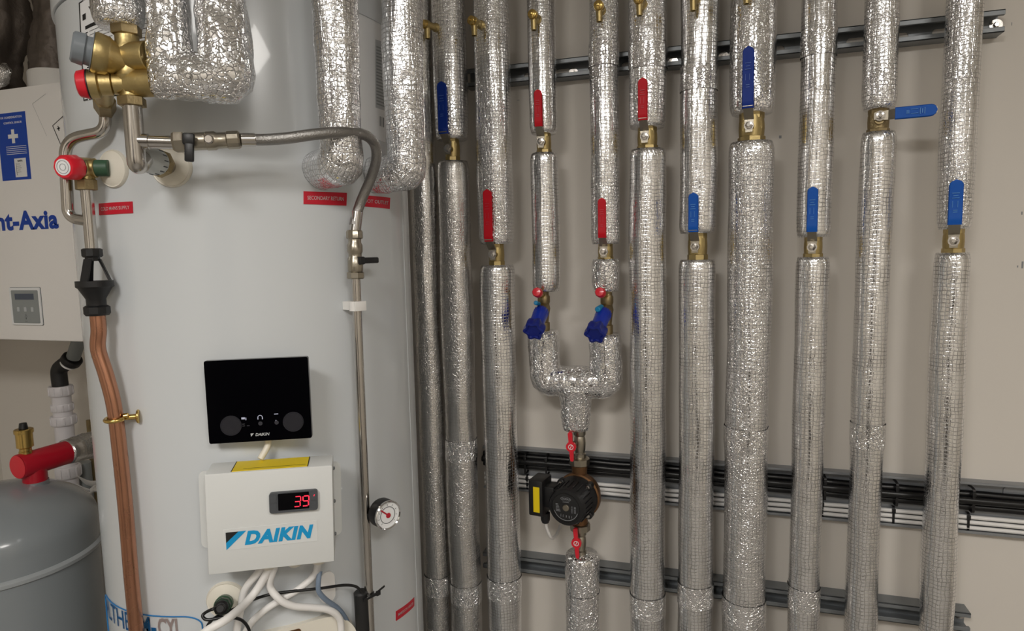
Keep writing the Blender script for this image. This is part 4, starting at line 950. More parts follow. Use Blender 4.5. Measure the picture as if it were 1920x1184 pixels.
# 22 mm steel tube and its branch
vt, vb_ = tk(247, 198, 0.10), tk(258, 316, 0.10)
v0 = Vector(((vt.x + vb_.x) / 2, (vt.y + vb_.y) / 2, 0)); vt = Vector((v0.x, v0.y, vt.z)); vb_ = Vector((v0.x, v0.y, vb_.z))
tt = thing('steel_tube', 'polished steel tube below the large brass valve with side branch', 'pipe', vb_)
mb = MB().tube(fillet([vt, vb_ - Vector((0, 0, 0.0)), MR2 @ Vector((0, -0.07, 0.002))], 0.014), 0.0118, 28, smooth=False); build('tube', mb, 'steel', tt)
brz = tk(264, 265, 0.10).z; bs = Vector((v0.x, v0.y, brz)); be = tk(330, 264, OTt + 0.004); be.z = brz
mb = MB(); rod(mb, bs + (be - bs).normalized() * 0.008, be, 0.0092, 24); build('branch_tube', mb, 'steel', tt)
mb = MB(); rod(mb, bs, bs + (be - bs).normalized() * 0.0175, 0.0108, 24, bev=0.001); build('weld_collar', mb, 'steel', tt)
# union into rosette
un = thing('union_fitting', 'ribbed union joining the steel tube to the tank disc', 'fitting', MR2)
q0, q1 = MR2 @ Vector((0, -0.070, 0.002)), MR2 @ Vector((0, -0.010, 0)); dq = (q1 - q0).normalized()
mb = MB(); Mq = axis_frame(q0, dq); mb.lathe([(0.0122, -0.006), (0.0125, 0.0), (0.0185, 0.016), (0.0185, 0.030)], Mq, 28); build('sleeve', mb, 'clear_grey', un)
mb = MB()
for k in range(14): mb.box((0.0016, 0.0016, 0.010), Mq @ R_(k * 360 / 14, 'Z'), c=(0.0186, 0, 0.022), bevel=0.0004, seg=1)
build('rib', mb, 'dark_grey', un)
build('nut', MB().lathe([(0.0195, 0.030), (0.0205, 0.032), (0.0205, 0.041), (0.019, 0.043)], Mq, 8), 'brass_old', un, smooth=25)
mb = MB(); rod(mb, q0 + dq * 0.043, q1 + dq * 0.002, 0.0115, 24); build('nipple', mb, 'nickel', un)
# nickel double check valve and tap on the branch
b1 = hs0 - (hp[1] - hs0).normalized() * 0.016
t = thing('hose_tap', 'nickel check valve with black lever between steel branch and braided hose', 'valve', be); d = b1 - be; L = d.length; M = axis_frame(be, d)
build('union_nut', MB().lathe([(0.0125, -0.004), (0.0145, -0.001), (0.0145, L * 0.12), (0.0125, L * 0.14)], M, 6), 'nickel', t, smooth=20)
build('body', MB().lathe([(0.0115, L * 0.14), (0.0120, L * 0.17), (0.0120, L * 0.46), (0.0128, L * 0.47), (0.0128, L * 0.60), (0.0108, L * 0.64), (0.0108, L * 0.80)], M, 28), 'nickel', t)
build('end_nut', MB().lathe([(0.011, L * 0.78), (0.0125, L * 0.80), (0.0125, L * 0.97), (0.0105, L)], M, 12), 'nickel', t, smooth=20)
vn = (M.to_3x3() @ Vector((1, 0, 0))); vn = Vector((math.sin(tang(be)), -math.cos(tang(be)), 0)); mid = be + d * 0.55
mb = MB(); rod(mb, mid + vn * 0.010, mid + vn * 0.0155, 0.0065, 24, bev=0.002); build('test_plug', mb, 'steel', t)
mid = be + d * 0.27; mb = MB(); rod(mb, mid + vn * 0.010, mid + vn * 0.017, 0.0055, 16); build('stem', mb, 'nickel', t)
Ml2 = tframe(mid + vn * 0.0195, tang(be)) @ R_(4, 'Y')
build('lever', MB().box((0.0155, 0.008, 0.016), Ml2, bevel=0.003, c=(0, 0, 0)).box((0.0115, 0.007, 0.026), Ml2, bevel=0.002, c=(0.001, 0, -0.017)), 'black_plastic', t)

# 15 mm steel tube, tundish, copper
a0 = L_(162, 352); a1 = L_(172, 468); ax, ay = (a0.x + a1.x) / 2, (a0.y + a1.y) / 2
t = thing('steel_tube', 'straight steel tube from the small red-capped valve down to the black tundish', 'pipe', Vector((ax, ay, a1.z)))
mb = MB(); rod(mb, (ax, ay, a1.z - 0.004), (ax, ay, a0.z), 0.0085, 28); build('tube', mb, 'steel', t)
u0 = L_(197, 203); u0p = Vector((u0.x, u0.y, u0.z))
jn = Vector((ax, ay, L_(160, 415).z))
zq = L_(196, 243).z
pts = [u0, L_(198, 238), L_(192, 247), L_(122, 263), L_(121, 280), L_(127, 390), L_(138, 413), jn]
bt = thing('bent_steel_tube', 'bent steel discharge tube looping round the small red-capped valve', 'pipe', jn)
build('tube', MB().tube(fillet([u0, L_(198, 246), L_(121, 262), L_(128, 409), jn], 0.026, 8), 0.0082, 26, smooth=False), 'steel', bt)
# tundish
z = lambda py: L_(172, py).z
td = thing('tundish', 'black plastic tundish with open sides on the drain line', 'fitting', Vector((ax, ay, z(592))))
Mt = T_((ax, ay, 0))
build('top_nut', MB().lathe([(0.0115, z(466)), (0.0145, z(468)), (0.0145, z(480)), (0.0125, z(483)), (0.0105, z(483)), (0.0105, z(490))], Mt, 10), 'black_plastic', td, smooth=25)
sd_ = MB(); zA_, zB_ = z(486), z(528)
for k in range(3):
    a = 30 + k * 120; p0 = Vector((0.0105, 0, zA_)); p1 = Vector((0.0225, 0, zB_)); Mk = Mt @ R_(a + 12, 'Z')
    w0, w1, th = 0.009, 0.012, 0.0035
    sd_.add([(p0.x, -w0 / 2 - .002, p0.z), (p0.x, w0 / 2 + .002, p0.z), (p0.x - th, w0 / 2, p0.z), (p0.x - th, -w0 / 2, p0.z), (p1.x, -w1 / 2, p1.z), (p1.x, w1 / 2, p1.z), (p1.x - th, w1 / 2, p1.z), (p1.x - th, -w1 / 2, p1.z)],
           [[0, 1, 5, 4], [1, 2, 6, 5], [2, 3, 7, 6], [3, 0, 4, 7], [0, 3, 2, 1], [4, 5, 6, 7]], None, Mk)
build('side_strut', sd_, 'black_plastic', td)
build('cup', MB().lathe([(0.019, z(528)), (0.0255, z(527)), (0.0255, z(538)), (0.0225, z(541)), (0.0135, z(561)), (0.0135, z(574)), (0.010, z(574)), (0.010, z(560)), (0.020, z(540)), (0.0185, z(528))], Mt, 40), 'black_plastic', td)
build('bottom_nut', MB().lathe([(0.015, z(573)), (0.0185, z(576)), (0.0185, z(588)), (0.016, z(592)), (0.012, z(592))], Mt, 10), 'black_plastic', td, smooth=25)
# copper
def CU(px, py): return L_(px, py, WL)
cu = thing('copper_pipe', 'bare copper drain pipe bending down the left of the tank', 'pipe', Vector((ax, ay, 0.2)))
cp_ = [Vector((ax, ay, z(586))), Vector((ax, ay, z(620))), CU(184, 655), CU(198, 700), CU(211, 748), CU(218, 790), CU(226, 860), CU(236, 960), CU(246, 1080), CU(256, 1184)]
end = cp_[-1] + (cp_[-1] - cp_[-2]).normalized() * 0.4
build('tube', MB().tube(cp_ + [end], 0.0108, 28), 'copper', cu)
# brass clip
cq = CU(217.5, 785); cn = thing('pipe_clip', 'brass ring clip holding the copper pipe to the tank', 'clip', cq)
rg_ = MB(); ring = [cq + Vector((0.0145 * math.cos(a), 0.0145 * math.sin(a), 0.0015 * math.sin(a))) for a in [2 * PI * k / 24 for k in range(25)]]; rg_.tube(ring, 0.0032, 10, smooth=False)
build('ring', rg_, 'brass_bright', cn)
w0 = tk(262, 781, 0.001); dd = (w0 - cq).normalized(); ar_ = MB(); rod(ar_, cq + dd * 0.0125, w0 - dd * 0.004, 0.0045, 14); rod(ar_, w0 - dd * 0.004, w0, 0.011, 24); build('wall_stem', ar_, 'brass_bright', cn)
s2 = MB(); rod(s2, cq + dd * 0.018 + Vector((-0.003, -0.008, 0.003)), cq + dd * 0.026 + Vector((-0.003, -0.008, 0.004)), 0.0045, 12); build('screw', s2, 'brass_bright', cn)

# small red-capped relief valve on the left rosette
rv = thing('relief_valve', 'lower brass relief valve with white-faced red cap', 'valve', MR1)
zc = (MR1 @ Vector((0, 0, 0))).z
s0 = MR1 @ Vector((0, -0.010, 0)); vtop = Vector((ax, ay, L_(163, 315).z)); s1 = Vector((ax, ay, vtop.z))
de = (s1 - s0); De = de.normalized(); Le = de.length
mb = MB(); rod(mb, s0 - De * 0.002, s0 + De * 0.020, 0.0125, 24); build('green_adaptor', mb, 'green_plastic', rv)
mb = MB(); rod(mb, s0 + De * 0.016, s0 + De * (Le * 0.55), 0.0135, 10); rod(mb, s0 + De * (Le * 0.5), s1, 0.0145, 28, r2=0.0135); mb.lathe([(0.0125, L_(163, 345).z), (0.0125, vtop.z), (0.008, vtop.z + 0.008)], T_((ax, ay, 0)), 24)
capd = (L_(129, 314, WL - 0.03) - s1).normalized()
rod(mb, s1 - capd * 0.01, s1 + capd * 0.014, 0.0155, 28)
build('body', mb, 'brass', rv)
nz_ = MB().lathe([(0.0125, L_(163, 357).z), (0.0145, L_(163, 356).z), (0.0145, L_(163, 338).z), (0.0125, L_(163, 336).z)], T_((ax, ay, 0)), 8); build('outlet_nut', nz_, 'brass_old', rv, smooth=20)
mb = MB(); rod(mb, s1 + capd * 0.014, s1 + capd * 0.018, 0.0165, 32); build('collar', mb, 'black_plastic', rv)
Mc2 = axis_frame(s1 + capd * 0.018, capd); cpz = build('cap', MB().lathe([(0.0178, 0), (0.0185, 0.002), (0.0175, 0.019), (0.0150, 0.0225), (0, 0.0228)], Mc2, 48, lobes=10, lobe_amp=0.02), 'cap_red', rv)
build('cap_face', MB().lathe([(0.0118, 0.0226), (0.0118, 0.0234), (0, 0.0234)], Mc2, 32), 'label_white', cpz)
build('cap_mark', MB().lathe([(0.0095, 0.0235), (0.0095, 0.0238), (0.0088, 0.0238), (0.0088, 0.0235)], Mc2, 32).lathe([(0.0050, 0.0235), (0.0050, 0.0238), (0.0043, 0.0238), (0.0043, 0.0235)], Mc2, 24), 'ink_grey', cpz)

# large brass combination valve
ZV = lambda py: tk(247, py, 0.10).z
vx, vy = v0.x, v0.y; Mv = T_((vx, vy, 0))
cv = thing('pressure_reducing_valve', 'large brass valve with grey knob and upper red relief cap', 'valve', Vector((vx, vy, ZV(198))))
build('hex_nut', MB().lathe([(0.0155, ZV(200)), (0.0175, ZV(199)), (0.0175, ZV(184)), (0.0155, ZV(182))], Mv, 6), 'brass_old', cv, smooth=20)
build('hex_nut', MB().lathe([(0.0165, ZV(68)), (0.0185, ZV(66)), (0.0185, ZV(50)), (0.016, ZV(46))], Mv, 6), 'brass_old', cv, smooth=20)
b = MB().lathe([(0.015, ZV(186)), (0.0125, ZV(176)), (0.014, ZV(160)), (0.018, ZV(145)), (0.014, ZV(132)), (0.0165, ZV(118)), (0.019, ZV(105)), (0.0165, ZV(88)), (0.0145, ZV(78)), (0.0145, ZV(62))], Mv, 32)
zu = ZV(108); zl = ZV(158)
ku = atz(228, 111, zu); 
dU = (tk(150, 92, 0.10) - Vector((vx, vy, zu))); 
WV = Vector((vx, vy, 0)).dot(FH); print('WV', WV)
kn = L_(153, 92, WV - 0.03); cen = Vector((vx, vy, ZV(119))); dU = (kn - cen); LU = dU.length; dU.normalize(); MU = axis_frame(cen, dU)
b.lathe([(0.014, 0.0), (0.018, 0.012), (0.0235, LU * 0.42), (0.0255, LU * 0.46), (0.027, LU * 0.72), (0.0255, LU * 0.78), (0.022, LU * 0.79)], MU, 40)
# right-hand outlets running into the foil elbow
rt = Vector((math.cos(tang(cen)), math.sin(tang(cen)), 0)); ve = tk(285, 150, 0.105); rt = (Vector((ve.x, ve.y, 0)) - Vector((vx, vy, 0))).normalized()
rod(b, Vector((vx, vy, zu)), Vector((vx, vy, zu)) + rt * 0.030, 0.0195, 28); rod(b, Vector((vx, vy, zl)), Vector((vx, vy, zl)) + rt * 0.042, 0.0175, 28)
lc = L_(156, 158, WV - 0.02); cl_ = Vector((vx, vy, zl)); dL = (lc - cl_); LL = dL.length; dL.normalize(); ML = axis_frame(cl_, dL)
b.lathe([(0.0135, 0), (0.0135, LL * 0.36), (0.0115, LL * 0.38), (0.0145, LL * 0.40), (0.0145, LL * 0.64), (0.0178, LL * 0.68), (0.0185, LL * 0.86)], ML, 32)
o1 = L_(193, 160); 
sp = cl_ + dL * (LL * 0.58); sp2 = Vector((u0.x, u0.y, u0.z))
rod(b, sp, sp.lerp(sp2, 0.75), 0.0125, 24, r2=0.011)
build('body', b, 'brass', cv)
nn = MB(); rod(nn, sp.lerp(sp2, 0.6), sp2 - Vector((0, 0, 0.002)), 0.0145, hexa=True, bev=0.002); build('outlet_nut', nn, 'brass_old', cv, smooth=20)
build('collar', MB().lathe([(0.0265, LU * 0.785), (0.0265, LU * 0.80), (0.0185, LU * 0.80)], MU, 40).lathe([(0.0185, LU * 0.80), (0.0180, LU * 0.93)], MU, 40), 'grey_plastic', cv)
build('knob', MB().lathe([(0.0195, LU * 0.93), (0.0205, LU * 0.95), (0.0195, LU * 1.17), (0.017, LU * 1.21), (0, LU * 1.21)], MU, 40, lobes=12, lobe_amp=0.012), 'grey_plastic', cv, label='grey adjusting knob')
build('relief_collar', MB().lathe([(0.0187, LL * 0.86), (0.0187, LL * 0.89)], ML, 32), 'black_plastic', cv)
build('relief_cap', MB().lathe([(0.0178, LL * 0.89), (0.0185, LL * 0.91), (0.0160, LL * 1.09), (0.0135, LL * 1.12), (0, LL * 1.12)], ML, 40, lobes=10, lobe_amp=0.015), 'cap_red', cv, label='red relief cap')
em = join(text('D', 0.009, axis_frame(cen + dU * (LU * 0.62), dU) @ R_(0, 'Z'), depth=0.001)) if False else None

# foil pieces round the brass valve
def tank_foil(name, label, pts, r, m='foil_crumpled', seed=0, crump=0.002, namp=0.006, base=None, parent=None, bend=0.03, seg=44, taper=0.12):
    t = parent or thing('insulated_pipe', label, 'pipe', Vector(base or pts[-1]), 'foil-wrapped pipes on the tank')
    build(name, MB().tube(fillet(pts, bend) if len(pts) > 2 else pts, r, seg, namp=namp, crump=crump, step=0.006, seed=seed, smooth=False, taper=taper), m, t, smooth=180); return t
tank_foil('insulation', 'short foil-wrapped pipe end above the large brass valve', [(vx - rt.x * 0.010, vy - rt.y * 0.010, CEIL), (vx - rt.x * 0.010, vy - rt.y * 0.010, ZV(50))], 0.0325, 'foil_crackled', 12)
Lc = tk(328, 150, 0.105); Rc = tk(424, 150, 0.105); zU = ZV(147)
LE = Vector((vx, vy, zU)) + rt * 0.034
pR = Vector((Rc.x, Rc.y, zU)); pL = Vector((Lc.x, Lc.y, zU))
rr0 = 0.034
t = tank_foil('insulation', 'thick foil-wrapped U-bend beside the large brass valve', [LE, Vector((pR.x, pR.y, zU + 0.0)), Vector((pR.x, pR.y, CEIL))], rr0, 'foil_crumpled', 21, crump=0.0026, namp=0.009, base=LE, bend=0.012)
tank_foil('leg_insulation', '', [Vector((pL.x, pL.y, zU + 0.01)), Vector((pL.x, pL.y, CEIL))], 0.0285, 'foil_crumpled', 25, crump=0.0028, namp=0.010, parent=t)
# two foil pipes entering the right half of the tank
for pcx, pyb, w, lab, sd, off in ((640, 308, 78, 'foil-wrapped pipe entering the tank above the SECONDARY RETURN label', 31, 0.075), (761, 322, 72, 'foil-wrapped pipe entering the tank above the HOT OUTLET label', 36, 0.07)):
    p = tk(pcx, 250, off); R = w / 2 * p.dot(FH) / F * 0.97; a = tang(p); zz = tk(pcx, pyb, off).z
    c0 = Vector((p.x, p.y, zz)); inn = tpos(a, zz, -0.002)
    t = tank_foil('insulation', lab, [Vector((p.x, p.y, CEIL)), c0, inn], R, 'foil_crackled', sd, crump=0.0016, namp=0.006, base=c0, bend=0.012, taper=0)

# black sleeve with tie low on the tube
sp0 = along(1108); sq = tk(683, 1108, 0.034)
bs_ = thing('sensor_sleeve', 'black foam sleeve strapped to the steel tube at the bottom', 'sleeve', tk(683, 1184, 0.022))
sa, sb = tk(682, 1106, 0.024), tk(687, 1184, 0.024); sdn = (sb - sa).normalized(); sx_ = Vector((-math.cos(tang(sa)), -math.sin(tang(sa)), 0)) * 0.006
mb = MB(); rod(mb, sa + sx_, sa + sx_ + sdn * 0.5, 0.0125, 24, bev=0.003); build('sleeve', mb, 'black_soft', bs_)
tq = along(1118); Mtq = tframe(tq)
tie = build('cable_tie', MB().lathe([(0.0078, -0.002), (0.0095, -0.002), (0.0095, 0.002), (0.0078, 0.002), (0.0078, -0.002)], Mtq, 24).box((0.030, 0.003, 0.004), Mtq, c=(-0.004, -0.0105, 0)).box((0.008, 0.005, 0.008), Mtq, c=(0.012, -0.0105, 0), bevel=0.001).box((0.014, 0.0015, 0.003), Mtq @ R_(-15, 'Y'), c=(0.02, -0.0105, 0)), 'black_plastic', bs_)

# ------------------------------------------------------------------ ventilation unit, ducts
YV = 1.20
v_tr = at(155, 642, YV); zv0 = v_tr.z; zv1 = (at(0, 168, YV).z + at(112, 152, YV).z) / 2
vx1 = v_tr.x; vx0 = vx1 - 0.62
vu = thing('ventilation_unit', 'white wall-hung ventilation unit left of the tank with blue label', 'ventilation unit', Vector((vx1 - 0.31, YW, zv0)))
build('casing', MB().box((vx1 - vx0, YW - YV, zv1 - zv0), bevel=0.006, c=((vx0 + vx1) / 2, (YV + YW) / 2, (zv0 + zv1) / 2)), 'unit_white', vu, smooth=30)
def vp(px, py): return at(px, py, YV)
def vrect(px0, py0, px1, py1):  # extents of a printed item on the front
    a, b = vp(px0, py0), vp(px1, py1); return a, b
# blue label
a, b_ = vp(50, 208), vp(56, 336); lx1 = (a.x + b_.x) / 2; lz1, lz0 = a.z, b_.z; lw = 0.10; cxl = lx1 - lw / 2
bl = build('blue_label', MB().box((lw, 0.0006, lz1 - lz0), c=(cxl, YV - 0.0003, (lz0 + lz1) / 2)), 'blue_panel', vu, label='blue instruction label with white cross')
hl = lz1 - lz0; Mlb = T_((lx1, YV - 0.0008, lz0))
w_ = MB()
w_.box((0.010, 0.0004, 0.034), Mlb, c=(-0.048, 0, hl * 0.65)); w_.box((0.034, 0.0004, 0.010), Mlb, c=(-0.048, -0.0002, hl * 0.65))
for k in range(5): w_.box((0.070, 0.0004, 0.0012), Mlb, c=(-0.041, 0, hl * (0.50 - k * 0.028)))
w_.box((0.040, 0.0004, hl * 0.28), Mlb, c=(-0.032, 0, hl * 0.18), bevel=0.0001, seg=1)
build('print', w_, 'ink_white', bl)
w_ = join(text('FOR CONDENSATION', 0.0078, Mlb @ T_((-0.012, 0, hl * 0.93)), align='RIGHT'), text('CONTROL SENSOR', 0.0072, Mlb @ T_((-0.014, 0, hl * 0.85)), align='RIGHT')); build('lettering', w_, 'ink_white', bl)
w_ = text('DATA', 0.006, Mlb @ T_((-0.032, -0.0004, hl * 0.28)), bold=0.0002)
for k in range(5): w_.box((0.010 + 0.004 * (k % 3), 0.0003, 0.0008), Mlb, c=(-0.038, -0.0004, hl * (0.235 - 0.03 * k)))
w_.box((0.0008, 0.0003, hl * 0.18), Mlb, c=(-0.046, -0.0004, hl * 0.16)); build('fine_print', w_, 'ink_black', bl)
# diamond mark
dq_ = [vp(99, 236), vp(124, 214), vp(132, 248), vp(113, 270)]
ln = MB(); c0 = vp(120, 238)
def vline(mb, p, q, w=0.0016, y=YV - 0.0006):
    p, q = Vector(p), Vector(q); d = (q - p).normalized(); n_ = Vector((-d.z, 0, d.x)) * w / 2
    mb.add([(p.x + n_.x, y, p.z + n_.z), (q.x + n_.x, y, q.z + n_.z), (q.x - n_.x, y, q.z - n_.z), (p.x - n_.x, y, p.z - n_.z)], [[0, 1, 2, 3]])
vline(ln, vp(99, 236), vp(124, 213)); vline(ln, vp(99, 236), vp(114, 271), 0.002); cm = vp(110, 241)
vline(ln, cm - Vector((0.005, 0, 0.001)), cm + Vector((0.005, 0, 0.001)), 0.0028); vline(ln, cm - Vector((-0.001, 0, 0.006)), cm + Vector((-0.001, 0, 0.006)), 0.0028)
build('warning_mark', ln, 'ink_black', vu)
ln = MB(); vline(ln, vp(61, 195), vp(86, 176), 0.0006); vline(ln, vp(61, 195), vp(88, 255), 0.0006); build('scratch', ln, 'mid_grey', vu)
# maker's name
lg = text('Vent-Axia', 0.062, Matrix.Identity(4), bold=0.0024, align='RIGHT'); xs_ = [v.x for v in lg.v]; zz_ = [v.z for v in lg.v]
pr1, pr0 = vp(111, 430), vp(0, 433); hx = vp(111, 399).z - pr1.z
W_t = max(xs_) - min(xs_); want = (vp(111, 415).x - vp(28, 415).x) / 0.505 ; sxx = want / W_t; szz = (vp(87, 393).z - vp(90, 430).z) / (max(zz_) - min(zz_))
zb0 = vp(90, 430).z; zm = min(zz_)
lg.warp(lambda p: Vector((pr1.x + (p.x - max(xs_)) * sxx, YV - 0.0008 + p.y * 0.5, zb0 + (p.z - zm) * szz)))
build('lettering', lg, 'ink_blue', vu, label='dark blue maker name')
# control panel
a, b_, c_, d_ = vp(19, 541), vp(75, 538), vp(83, 611), vp(26, 608)
pxc, pzc = (a.x + b_.x + c_.x + d_.x) / 4, (a.z + b_.z + c_.z + d_.z) / 4; pwv = (b_.x - a.x + c_.x - d_.x) / 2; phv = (a.z + b_.z - c_.z - d_.z) / 2
Mv2 = T_((pxc, YV, pzc))
kp = build('control_panel', MB().prism(rnd_rect(pwv, phv, 0.003), -0.004, 0.001, Mv2), 'label_white', vu, smooth=30, label='grey keypad with small display')
build('panel_edge', MB().prism(rnd_rect(pwv + 0.0015, phv + 0.0015, 0.003), -0.001, 0.0005, Mv2), 'dark_grey', kp)
build('panel_face', MB().prism(rnd_rect(pwv * 0.88, phv * 0.88, 0.003), -0.0046, -0.004, Mv2 @ T_((0.001, 0, -0.001))), 'mid_grey', kp)
build('lcd_screen', MB().prism(rnd_rect(pwv * 0.62, phv * 0.16, 0.0005), -0.005, -0.0046, Mv2 @ T_((0, 0, phv * 0.26))), 'lcd', kp)
for k in (-1, 0, 1):
    b2 = build('button', MB().prism(rnd_rect(0.0085, 0.0115, 0.001), -0.0054, -0.0046, Mv2 @ T_((k * pwv * 0.23, 0, -phv * 0.08))), 'label_grey', kp)
    build('print', MB().box((0.0012, 0.0003, 0.005), Mv2, c=(k * pwv * 0.23, -0.0056, -phv * 0.08)), 'ink_black', b2) if False else None
ar2 = MB(); vline(ar2, Vector((pxc, 0, pzc - phv * .21)), Vector((pxc - .004, 0, pzc - phv * .29)), 0.0008, YV - 0.0048); vline(ar2, Vector((pxc, 0, pzc - phv * .21)), Vector((pxc + .004, 0, pzc - phv * .29)), 0.0008, YV - 0.0048)
ar2.box((0.002, 0.0003, 0.005), c=(pxc, YV - 0.0048, pzc - phv * 0.32)); ar2.box((0.008, 0.0003, 0.0008), c=(pxc, YV - 0.0048, pzc - phv * 0.40))
build('arrow_print', ar2, 'dark_grey', kp)
# spigots and ducts
def duct(x, y, r, lab, m='duct_jacket_shaded', sd=0, pts=None, na=0.035):
    t = thing('flexible_duct', lab, 'duct', Vector((x, y, zv1 + 0.03)))
    build('jacket', MB().tube(pts, r, 40, namp=na, crump=0.006, step=0.01, seed=sd), m, t, smooth=180); return t
ys_ = 1.36
s_l, s_r = at(36, 140, ys_ - 0.05), at(113, 140, ys_ - 0.05); sxm = (s_l.x + s_r.x) / 2 + 0.005; srad = (s_r.x - s_l.x) / 2 * 0.97
zsp = at(60, 127, ys_ - srad).z
build('duct_spigot', MB().lathe([(srad, zv1 - 0.002), (srad, zsp - 0.004), (srad * 0.97, zsp), (srad * 0.92, zsp), (srad * 0.92, zv1)], T_((sxm, ys_, 0)), 48), 'plastic_white', vu)
duct(sxm, ys_, srad * 0.80, 'dark crumpled flexible duct, shade put into its colour, rising from the white spigot', sd=4, pts=[(sxm, ys_, zsp - 0.006), (sxm + 0.003, ys_, zsp + 0.08), (sxm + 0.02, ys_ + 0.0, zsp + 0.2), (sxm + 0.03, ys_, CEIL)], na=0.016)
s2x = at(-8, 100, 1.33).x; t2 = duct(s2x, 1.33, 0.072, 'dark crumpled flexible duct at the far left, shade put into its colour', sd=9, pts=[(s2x - 0.02, 1.33, zv1 + 0.008), (s2x - 0.02, 1.33, zv1 + 0.10), (s2x + 0.02, 1.33, zv1 + 0.2), (s2x + 0.01, 1.33, zv1 + 0.3), (s2x, 1.33, CEIL)])
o = build('foil_offcut', MB().tube([at(-6, 150, 1.27) + Vector((-0.02, 0, -0.01)), at(4, 140, 1.27), at(8, 120, 1.28)], [0.012, 0.02, 0.018, 0.008], 20, crump=0.008, step=0.004, seed=2), 'foil_crumpled'); o['label'] = 'crumpled silver foil end on top of the ventilation unit'; o['category'] = 'foil'

# ------------------------------------------------------------------ expansion vessel, red tee, air vent, waste pipe
D_ = 1.92; a_c = azim(8, 1000); a_e = azim(190, 1000)
vrad = D_ * math.sin(a_e - a_c); ex, ey = D_ * math.sin(a_c), D_ * math.cos(a_c)
def ev(px, py):
    d = ray(px, py); t = (ex * d.x + ey * d.y) / (d.x ** 2 + d.y ** 2); return CAM + d * t
ze_top = ev(60, 890).z - 0.012; zseam = (CAM + ray(10, 1098) * ((D_ - vrad) / math.hypot(ray(10, 1098).x, ray(10, 1098).y))).z
Me = T_((ex, ey, 0)); es = thing('expansion_vessel', 'large grey expansion vessel with domed top under the ventilation unit', 'vessel', Vector((ex, ey, 0)))
hd = 0.115; prof = [(0.0, 0.06)] + [(vrad * math.sin(k / 12 * PI / 2), 0.16 - 0.10 * math.cos(k / 12 * PI / 2)) for k in range(1, 13)] + [(vrad, zseam - 0.01)]
build('lower_shell', MB().lathe(prof, Me, 72), 'vessel_grey', es)
prof = [(vrad, zseam + 0.006)] + [(vrad * (1 - (1 - math.cos(k / 16 * PI / 2)) ** 1.0), (ze_top - hd) + hd * math.sin(k / 16 * PI / 2)) for k in range(0, 16)] + [(0, ze_top)]
build('upper_shell', MB().lathe(prof, Me, 72), 'vessel_grey', es)
build('seam_rim', MB().lathe([(vrad, zseam - 0.011), (vrad + 0.006, zseam - 0.007), (vrad + 0.007, zseam + 0.001), (vrad + 0.002, zseam + 0.007), (vrad - 0.002, zseam + 0.008)], Me, 72), 'vessel_rim', es)
for k in range(3):
    a = 2 * PI * k / 3 + 0.4; lg_ = MB(); rod(lg_, (ex + vrad * .8 * math.cos(a), ey + vrad * .8 * math.sin(a), 0), (ex + vrad * .75 * math.cos(a), ey + vrad * .75 * math.sin(a), 0.12), 0.012); build('foot', lg_, 'vessel_grey', es)
# tee
tl = ev(55, 869); ztee = tl.z; WT = (Vector((tl.x, tl.y, 0))).dot(FH)
ra = atz(35, 876, ztee); rb = atz(124, 849, ztee); rdir = (rb - ra).normalized()
rtee = 0.030
tee = thing('red_tee_pipe', 'red painted tee pipe on top of the expansion vessel', 'pipe', atz(60, 869, ztee))
mb = MB().lathe([(rtee * 0.96, -0.002), (rtee, 0.001), (rtee, (rb - ra).length)], axis_frame(ra, rdir), 40)
tj = ra.lerp(rb, 0.30); mb.lathe([(0.026, ztee - 0.046), (0.026, ztee)], T_((tj.x, tj.y, 0)), 32)
build('tube', mb, 'pipe_red', tee)
build('end_cap', MB().lathe([(rtee * 0.93, -0.003), (0, -0.0035)], axis_frame(ra, rdir), 40), 'cap_red', tee)
build('collar', MB().lathe([(0.029, ztee - 0.056), (0.029, ztee - 0.046), (0.02, ztee - 0.046)], T_((tj.x, tj.y, 0)), 10), 'zinc_light', tee)
t = thing('insulated_pipe', 'foil-wrapped stub continuing from the red tee to the tank edge', 'pipe', rb)
re_ = rb + rdir * 0.25
build('insulation', MB().tube([rb, re_], 0.034, 40, namp=0.006, crump=0.002, step=0.006, seed=50, smooth=False, taper=0.06), 'foil_shaded', t, smooth=180)
# air vent
avp = tj.lerp(ra, 0.45); zz0 = ztee + rtee * 0.85
sc_ = lambda py: ev(40, py).z
av = thing('air_vent', 'brass automatic air vent with black cap standing on the red tee', 'valve', Vector((avp.x, avp.y, zz0)))
Ma = T_((avp.x, avp.y, 0)); hA_ = sc_(793) - sc_(852)
build('body', MB().lathe([(0.012, zz0), (0.014, zz0 + 0.002), (0.014, zz0 + hA_ * .10), (0.0125, zz0 + hA_ * .12), (0.0125, zz0 + hA_ * .2), (0.0175, zz0 + hA_ * .24), (0.0175, zz0 + hA_ * .70)], Ma, 32), 'brass_bright', av)
build('top_nut', MB().lathe([(0.0195, zz0 + hA_ * .68), (0.020, zz0 + hA_ * .70), (0.020, zz0 + hA_ * .80), (0.018, zz0 + hA_ * .82)], Ma, 20), 'brass_bright', av, smooth=20)
build('cap', MB().lathe([(0.009, zz0 + hA_ * .82), (0.0095, zz0 + hA_ * .83), (0.0075, zz0 + hA_), (0, zz0 + hA_ * 1.01)], Ma, 20, lobes=8, lobe_amp=0.03), 'black_plastic', av)
